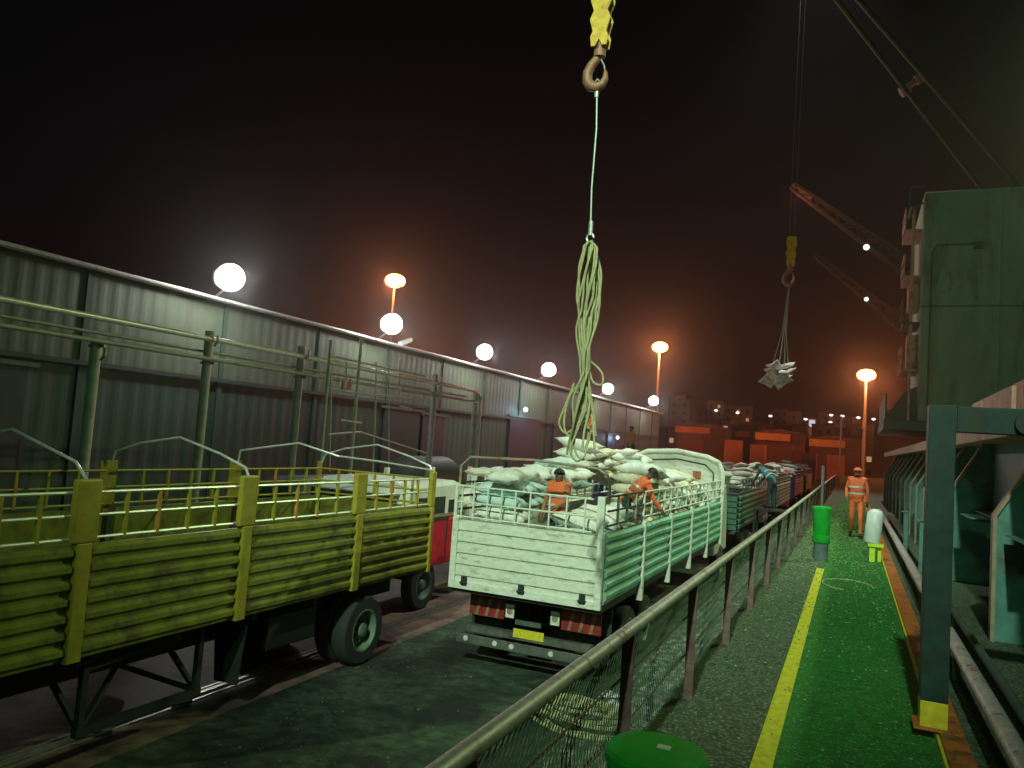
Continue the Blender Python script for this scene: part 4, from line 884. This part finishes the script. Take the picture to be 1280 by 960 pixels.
# a step ladder platform on the quay for the stooping worker
t = thing('gangway_ladder', (-2.35, 26.4, 0), 'dark steel step platform on the quay under the stooping worker', 'ladder')
b = MB(); b.box(-2.85, -1.85, 25.9, 26.9, 1.86, 1.915); b.build('platform', chassis, t)
for x in (-2.8, -1.9):
    for y in (25.95, 26.85): b = MB(); b.box(x-.03, x+.03, y-.03, y+.03, 0, 1.858); b.build('leg', chassis, t)

# ------------------------------------------------------------------ warehouse
XW = -20.0
wh_ = thing('warehouse', (XW, 40, 0), 'very long low warehouse with sheet walls and floodlights along its eaves, at left', 'warehouse')
def corrwall(x, y0, y1, z0, z1, pitch, d):
    b = MB(); n = int((y1-y0)/pitch); vs = []
    for i in range(n+1):
        y = y0+(y1-y0)*i/n; o = d if i % 4 in (1, 2) else 0
        vs += [(x+o, y, z0), (x+o, y, z1)]
    b.add(vs, [(2*i, 2*i+1, 2*i+3, 2*i+2) for i in range(n)]); return b
YE = 86
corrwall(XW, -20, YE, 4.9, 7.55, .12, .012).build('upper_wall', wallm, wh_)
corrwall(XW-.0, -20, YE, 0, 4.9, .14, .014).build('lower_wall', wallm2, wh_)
b = MB(); b.add([(XW-.05, YE, 0), (XW-24, YE, 0), (XW-24, YE, 7.5), (XW-12, YE, 9.6), (XW-.05, YE, 7.5)], [(0, 1, 2, 3, 4)]); b.build('gable_wall', wallm2, wh_)
b = MB(); b.add([(XW+.3, -20, 7.60), (XW+.3, YE+.2, 7.60), (XW-12, YE+.2, 9.7), (XW-12, -20, 9.7)], [(0, 1, 2, 3)]); b.add([(XW-12, -20, 9.7), (XW-12, YE+.2, 9.7), (XW-24.3, YE+.2, 7.6), (XW-24.3, -20, 7.6)], [(0, 1, 2, 3)]); b.build('roof', roofm, wh_)
b = MB(); b.box(XW+.2, XW+.34, -20, YE+.2, 7.52, 7.66); b.tube([(XW+.42, -20, 7.58), (XW+.42, YE, 7.58)], .05, 8); b.build('gutter', pipem, wh_)
b = MB(); b.box(XW+.06, XW+.16, -20, YE, 4.82, 4.95); b.build('wall_rail', roofm, wh_)
for i in range(18):
    y = -6+i*5.2
    if y > YE: break
    b = MB(); b.box(XW+.02, XW+.075, y-.10, y+.10, 0, 7.5); b.build('column', wallm2, wh_)
for (y0, y1, z1, m_) in ((11.5, 13.2, 4.6, roofm), (30.2, 33.4, 4.6, roofm), (33.7, 36, 4.5, doorm), (44.5, 49.4, 5.0, doorm), (52.5, 57, 4.8, roofm), (66, 71, 4.6, doorm)):
    b = MB(); b.box(XW+.06, XW+.14, y0, y1, 0, z1); dr = b.build('sliding_door', m_, wh_)
    b = MB(); b.box(XW+.07, XW+.2, y0-.3, y1+.3, z1+.005, z1+.12); b.build('door_track', wallm, dr)
# blue door lamps
for (px, py_, nm) in ((657, 512, 'small blue white lamp above a warehouse door, left of the rope slings'), (772, 547, 'small blue white lamp low on the warehouse, between two workers')):
    p = at(px, py_, X=XW+.5); t = thing('door_lamp', p, nm, 'lamp', 'small blue lamps on the warehouse wall')
    MB().lathe([(.03, -.16), (.13, -.1), (.16, 0), (.13, .1), (.03, .16)], p, n=12).build('bulb', emis('blue_lamp', (.45, .75, 1.0), 4.0), t, True)
    b = MB(); b.bar(p+Vector((-.12, 0, .05)), p+Vector((-.42, 0, .12)), .05); b.build('arm', lampbody, t)
    lamp('door_light', p+Vector((.35, 0, -.1)), 60, (.45, .7, 1), .1, parent=t)
# floodlights on the roof edge
FL = [((288, 347), .62, 'first and brightest'), ((490, 405), .62, 'second, under the orange mast lamp,'), ((606, 440), .60, 'third'), ((686, 462), .62, 'fourth, just left of the rope slings,'), ((760, 486), .62, 'fifth, right of the rope slings,'), ((817, 501), .62, 'last, at the far corner,')]
for i, ((px, py_), r_, nm) in enumerate(FL):
    p = at(px, py_, X=XW+1.1)
    t = thing('floodlight', p, 'white floodlight on the warehouse eaves, %s of the row' % nm, 'floodlight', 'white floodlights along the warehouse eaves')
    rr = (44, 33, 25, 22, 17, 15)[i]*(p-Vector((0, 0, EYE))).dot(_f)/960*.78
    MB().lathe([(max(.01, rr*.5*math.sin(q*math.pi/16)), -rr*.5*math.cos(q*math.pi/16)) for q in range(17)], p, n=32).build('lens', emis('white_flood', (1, .93, .90), 22), t, True)
    MB().lathe([(rr*.36, 0), (rr*.34, -.12), (rr*.15, -.25)], p+Vector((-rr*.42, 0, 0)), 'X', 20).build('housing', lampbody, t, True)
    b = MB(); b.tube([p+Vector((-.1, 0, -rr*.4)), (p.x-.1, p.y, 8.0), (p.x-.55, p.y+.3, 7.9), (p.x-1.0, p.y+.35, 7.62)], .04, 8); b.build('bracket', pipem, t, True)
    lamp('flood_light', p+Vector((rr*.5+.08, -.05, -.15)), 380 if i == 0 else 330 if i < 4 else 400, (.97, 1, .9), .22, parent=t)
# thin cable pole & cable on the roof near the second floodlight
p = at(500, 430, X=XW+.4)
t = thing('roof_camera', p, 'small white angled camera on the eaves next to the second floodlight', 'camera')
b = MB(); b.bar(p, p+Vector((.0, .9, .35)), .22, .18); b.build('housing', whitep, t); b = MB(); b.bar(p+Vector((0, .3, 0)), (p.x, p.y+.3, 7.6), .06); b.build('mount', pipem, t)

# ------------------------------------------------------------------ pipe rack in front of the warehouse
XP = -14.0
pr = thing('pipe_rack', (XP, 14, 0), 'overhead pipe rack of two long galvanised pipes on tall grey posts before the warehouse', 'pipe rack')
b = MB(); b.tube([(XP, -8, 5.44), (XP, 17, 5.46), (XP, 27.6, 5.42), (XP, 28.05, 5.32), (XP, 28.25, 5.0), (XP, 28.3, 1.0)], .065, 12); b.build('pipe', pipem, pr, True)
b = MB(); b.tube([(XP+.05, -8, 4.98), (XP+.05, 17, 4.98), (XP+.05, 27.7, 4.98)], .05, 12); b.build('pipe', gpost, pr, True)
b = MB(); b.tube([(XP-.25, -8, 5.20), (XP-.25, 27.5, 5.15)], .035, 10); b.build('pipe', gpost, pr, True)
for y, zt in ((6.4, 5.2), (10.75, 4.95), (13.7, 5.65), (17.05, 5.75), (24.6, 5.75), (28.0, 5.35)):
    b = MB(); b.tube([(XP-.12, y, 0), (XP-.12, y, zt)], .11, 12); ps = b.build('post', gpost, pr, True)
    b = MB(); b.tube([(XP+.05, y, zt-.35), (XP+.15, y, zt-.25), (XP+.15, y, zt-.1)], .03, 8); b.build('clamp', steel, ps); b = MB(); b.box(XP-.3, XP+.15, y-.04, y+.04, 4.86, 4.92); b.build('pipe_shelf', steel, ps)
# scaffold / loading arm frame
sf = thing('loading_gantry', (-13.2, 20, 0), 'thin tubular gantry with braces and shelves behind the yellow truck', 'gantry')
XS = -13.4
def sb_(pts, r=.035): b = MB(); b.tube(pts, r, 8); b.build('tube', gpost, sf, True)
for px, pt in ((414, 425), (452, 422)):
    p = at(px, pt, X=XS); sb_([(XS, p.y, 0), (XS, p.y, p.z)], .05)
for a_, b_ in (((414, 445), (530, 470)), ((414, 455), (520, 475)), ((412, 486), (470, 495)), ((468, 493), (530, 500)), ((425, 525), (452, 529)), ((500, 508), (515, 511)), ((410, 543), (450, 540)), ((450, 540), (534, 567))):
    sb_([at(*a_, X=XS), at(*b_, X=XS)], .03)
for px in (433, 470, 486, 500):
    p0, p1 = at(px, 452, X=XS), at(px, 492 if px != 486 else 590, X=XS); sb_([p0, p1], .02)
for a_, b_ in (((414, 470), (412, 590)), ((470, 495), (466, 590))): sb_([at(*a_, X=XS), at(*b_, X=XS)], .025)
for i, px in enumerate((429, 437)):
    p = at(px, 487, X=XS); b = MB(); b.lathe([(.07, .0), (.08, .03), (.08, .24), (.03, .32)], p, n=12)
    tag(b.build('gas_bottle', pinkp, smooth=True), ['small pink bottle on the gantry shelf, left one of the pair', 'small pink bottle on the gantry shelf, right one of the pair'][i], 'bottle', 'two pink bottles on the gantry')
# parked objects by the wall: low grey-green tanks
for i, (px, py_, Y) in enumerate(((560, 590, 26.0), (430, 640, 16.5))):
    p = at(px, py_, Y=Y); t = thing('storage_tank', (p.x, Y, 0), ['grey green rounded tank beyond the red cab, before the warehouse', 'low grey green tank behind the rails of the yellow truck'][i], 'tank')
    r_ = 1.2 if i == 0 else 1.0
    MB().lathe([(.2, -1.5), (r_*.8, -1.42), (r_, -1.2), (r_, 1.2), (r_*.8, 1.42), (.2, 1.5)], (p.x-1, Y, r_+.3), 'Y', 28).build('shell', teald, t, True)
    for dy in (-.8, .8): b = MB(); b.box(p.x-1-r_*.8, p.x-1+r_*.8, Y+dy-.1, Y+dy+.1, 0, r_*.7); b.build('saddle', chassis, t)

# ------------------------------------------------------------------ orange masts and the far port
def mast(px, py_, Y, r_, base_z, label, power):
    p = at(px, py_, Y=Y); t = thing('light_mast', (p.x, Y, base_z), label, 'light mast', 'orange sodium light masts')
    b = MB(); b.tube([(p.x, Y, base_z), (p.x, Y, p.z-r_*.9)], [.32*r_, .16*r_], 10); b.build('mast', gpost, t, True)
    b = MB(); b.lathe([(r_*.8, -.75*r_), (r_*.85, -.6*r_)], p, n=16); b.build('headframe', gpost, t)
    MB().lathe([(max(.02, r_*1.25*math.sin(q*math.pi/14)), -r_*.85*math.cos(q*math.pi/14)) for q in range(15)], p, n=28).build('lamp_cluster', emis('sodium_cluster', (1, .36, .10), 14), t, True)
    lamp('sodium_light', p+Vector((0, -r_*1.6, -r_*.9)), power*.11, (1, .26, .09), .5, parent=t)
    return t
mast(494, 351, 62, .78, 0, 'orange lit mast rising behind the warehouse, above the second floodlight', 14000)
mast(825, 434, 120, 1.0, 0, 'orange lit mast beyond the far corner of the warehouse', 50000)
mast(1083, 469, 120, 1.0, 0, 'orange lit mast beside the crane house, rightmost of the three', 36000)
# sheds, stacks and containers under the orange lights
def block(name, px0, px1, pyt, pyb, Y, depth, m_, label, cat, group=None, parts='shed'):
    a, c = at(px0, pyt, Y=Y), at(px1, pyb, Y=Y); x0, x1 = a.x, c.x; z1 = at((px0+px1)/2, pyt, Y=Y).z; z0 = 0 if Y < 215 else hz((x0+x1)/2, Y)-1
    t = thing(name, ((x0+x1)/2, Y, z0), label, cat, group)
    if parts == 'shed':
        b = MB(); b.box(x0, x1, Y, Y+depth, z0, z1); b.build('wall', m_, t)
        b = MB(); b.prism([(x0-.3, z1), (x1+.3, z1), ((x0+x1)/2, z1+min(1.2, (x1-x0)*.08))], Y-.3, Y+depth+.3); b.build('roof', citym2, t)
        b = MB(); b.box(x0, x0+(x1-x0)*.7, Y-1.2, Y-.004, z1-1.5, z1-.2); b.build('lit_roof_strip', fasm, t)  # lit roof edge shaped as a bright orange strip
        n = max(1, int((x1-x0)/7))
        for i in range(n):
            xx = x0+(x1-x0)*(i+.5)/n; b = MB(); b.box(xx-1.4, xx+1.4, Y-.05, Y-.003, z0, z0+(z1-z0)*.6); b.build('door', contd, t)
    elif parts == 'container':
        b = MB(); n = int((x1-x0)/.28)+1; vs = []
        b.box(x0, x1, Y, Y+depth, z0+.1, z1)
        for i in range(n): b.box(x0+.1+i*.28, x0+.22+i*.28, Y-.04, Y-.001, z0+.25, z1-.15)
        b.build('body', m_, t)
    else:
        b = MB(); b.box(x0, x1, Y, Y+depth, z0, z1); b.build('wall', m_, t)
        b = MB(); b.box(x0-.2, x1+.2, Y-.2, Y+depth, z1, z1+.5); b.build('roof', citym2, t)
        rw = max(1, int((z1-z0)/3.6)); cw = max(1, int((x1-x0)/3.2)); lit = random.Random(int(px0*7))
        for i in range(min(cw, 7)):
            for j in range(min(rw, 4)):
                xx = x0+(x1-x0)*(i+.5)/min(cw, 7); zz = z1-2.2-j*3.4
                if zz < z0+1: continue
                b = MB(); b.box(xx-.6, xx+.6, Y-.06, Y-.004, zz-.7, zz+.7); b.build('window', emis('lit_window', (1, .55, .25), .5) if lit.random() < .12 else glass, t)
    return t
block('port_shed', 846, 906, 533, 560, 165, 20, contd, 'orange lit shed with a flat front behind the left mast base', 'shed', 'sheds under the orange lights')
block('port_shed', 945, 1006, 541, 575, 150, 16, contd, 'broad red lit shed, middle one of the row of sheds', 'shed', 'sheds under the orange lights')
block('port_shed', 1012, 1075, 549, 580, 150, 16, contd, 'low red lit shed just left of the right mast', 'shed', 'sheds under the orange lights')
block('port_shed', 905, 950, 538, 566, 178, 16, contd, 'dark red shed between the orange shed and the broad red one', 'shed', 'sheds under the orange lights')
cl_ = [(851, 878, 548, 558, 132, contd, 'dark red container in front of the left orange shed'), (906, 926, 550, 558, 128, contm, 'short orange container beside the dark red one'), (938, 956, 556, 563, 125, contm, 'small orange container at the foot of the broad red shed'), (960, 990, 556, 564, 136, contd, 'dark container just right of the small orange one'), (1002, 1020, 566, 574, 118, contd, 'dark red container before the low red shed'), (1034, 1055, 569, 577, 112, contm, 'orange container nearest the right mast')]
for c in cl_: block('container', *c[:5], 2.6, c[5], c[6], 'container', 'shipping containers in the far port', 'container')
lamp('yard_fill', (-47, 122, 8), 14000, (1, .2, .05), 1.0, vol=0); lamp('yard_fill', (17, 98, 8), 9000, (1, .2, .06), 1.0, vol=0)  # added orange fills, hidden from view, to light the sheds
cb_ = [(836, 862, 500), (884, 903, 502), (905, 940, 508), (940, 955, 517), (966, 985, 512), (984, 1000, 515), (1004, 1024, 520), (1024, 1040, 516), (1042, 1062, 521), (868, 882, 512), (1066, 1079, 524), (845, 857, 494)]
cbn = ['leftmost', 'second', 'third and widest', 'low', 'fifth', 'sixth', 'seventh', 'eighth', 'ninth', 'narrow, second row', 'rightmost, beside the mast', 'tall thin back row']
for i, (a, c, t_) in enumerate(cb_):
    Yb = 330+(i*37) % 60
    block('apartment_block', a, c, t_, t_+22, Yb, 14, citym if i % 3 else citym2, 'dim orange lit apartment block on the far hill, %s from the left' % cbn[i], 'building', 'apartment blocks on the far hill', 'block')
rnd = random.Random(15)
HL = ['lowest left', 'beside the left mast', 'under the widest block', 'pale, left of centre', 'dark, left of centre', 'directly below the lifted bundle', 'right of the lifted bundle', 'by the hillside tower', 'just past the tower', 'small and dark near the right mast', 'behind the right mast', 'last before the crane house']
for i in range(12):
    px = 832+i*22.5+rnd.uniform(-4, 4); wd_ = rnd.uniform(9, 19); t_ = 525+i*.9+rnd.uniform(-4, 4)
    block('hillside_house', px, px+wd_, t_, t_+12, 225+rnd.uniform(0, 25), 9, citym if i % 2 else citym2, 'low orange lit house on the lower hillside, '+HL[i], 'house', 'low houses on the lower hillside', 'block')
for i, (x, y, z) in enumerate(((75, 250, 34), (-165, 255, 16))): lamp('hillside_fill', (x, y, z), 80000, (1, .30, .12), 1.5, vol=0)  # added fill lamps out of sight that brighten the hillside buildings
# street lamps on the hillside road
for i, (px, py_) in enumerate(((895, 513), (922, 516), (963, 520), (1007, 524), (1038, 528), (1053, 520), (1073, 522), (1092, 524), (1039, 519))):
    p = at(px, py_, Y=300); zb = hz(p.x, 300)
    t = thing('street_lamp', (p.x, 300, zb), 'tiny white street lamp on the dark hillside, number %s from the left' % ['one', 'two', 'three', 'four', 'five', 'seven', 'eight', 'nine', 'six'][i], 'street lamp', 'street lamps on the far hill')
    t['label'] = ['tiny white street lamp on the hillside, leftmost of the row', 'tiny white street lamp, second from the left of the row', 'tiny white street lamp alone below the lifted sack bundle', 'tiny white street lamp on the hill, fourth from the left', 'lower of the two tiny lamps by the tower', 'tiny white street lamp just right of the hillside tower', 'tiny white street lamp directly left of the right mast', 'tiny white street lamp between the right mast and crane house', 'upper of the two tiny lamps by the tower'][i]
    MB().lathe([(.1, -.35), (.62, -.2), (.7, 0), (.4, .3), (.1, .35)], p, n=10).build('bulb', emis('white_street', (1, .82, .8), 3), t, True)
    b = MB(); b.tube([(p.x, 300.2, zb-1), (p.x, 300.2, p.z-.2)], .12, 6); b.build('pole', gpost, t, True)
p = at(1015, 530, Y=310)
t = thing('lit_tower', (p.x, 310, hz(p.x, 310)), 'small brightly lit white tower on the hillside', 'tower')
b = MB(); b.box(p.x-1.4, p.x+1.4, 310, 312, hz(p.x, 310)-1, p.z+2.0); b.build('wall', whitep, t)
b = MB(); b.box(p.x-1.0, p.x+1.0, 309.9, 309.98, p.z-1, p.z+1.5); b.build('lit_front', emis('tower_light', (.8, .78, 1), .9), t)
# white pole on the quay, seen over the rail
p0, p1 = at(1028, 582, Y=33), at(1028, 612, Y=33)
t = thing('white_marker_post', (-1.45, 33, .28), 'short white post standing beyond the far end of the rail', 'post')
b = MB(); b.tube([(p1.x, 33, .28), (p1.x, 33, p0.z)], .055, 10); b.build('post', whitep, t, True); t.location = (p1.x, 33, .28); t.children[0].location = Vector((-1.45, 33, .28))-t.location
# bollards / quayside clutter far ahead
t = thing('far_mast_pole', (at(1052, 560, Y=70).x, 70, 0), 'thin pale pole standing in front of the far sheds', 'pole')
b = MB(); q = at(1052, 520, Y=70); b.tube([(q.x, 70, 0), (q.x, 70, q.z)], .06, 8); b.build('pole', gpost, t, True)

# ------------------------------------------------------------------ haze
b = MB(); b.box(-950, 950, -310, 950, -4.5, 75)
hzo = b.build('haze', mat('unused_haze', (1, 1, 1)), None); hzo['kind'] = 'stuff'
M = bpy.data.materials.new('night_haze'); M.use_nodes = True; t_ = M.node_tree; t_.nodes.clear()
o_ = t_.nodes.new('ShaderNodeOutputMaterial'); v = t_.nodes.new('ShaderNodeVolumePrincipled'); v.inputs['Color'].default_value = (.9, .92, .95, 1); v.inputs['Density'].default_value = .0010; v.inputs['Anisotropy'].default_value = .9
t_.links.new(v.outputs[0], o_.inputs['Volume']); hzo.data.materials.clear(); hzo.data.materials.append(M)
print('SACKS', len([o for o in COL.objects if o.name.startswith('sack') and o.type == 'MESH']), 'objs', len(COL.objects))
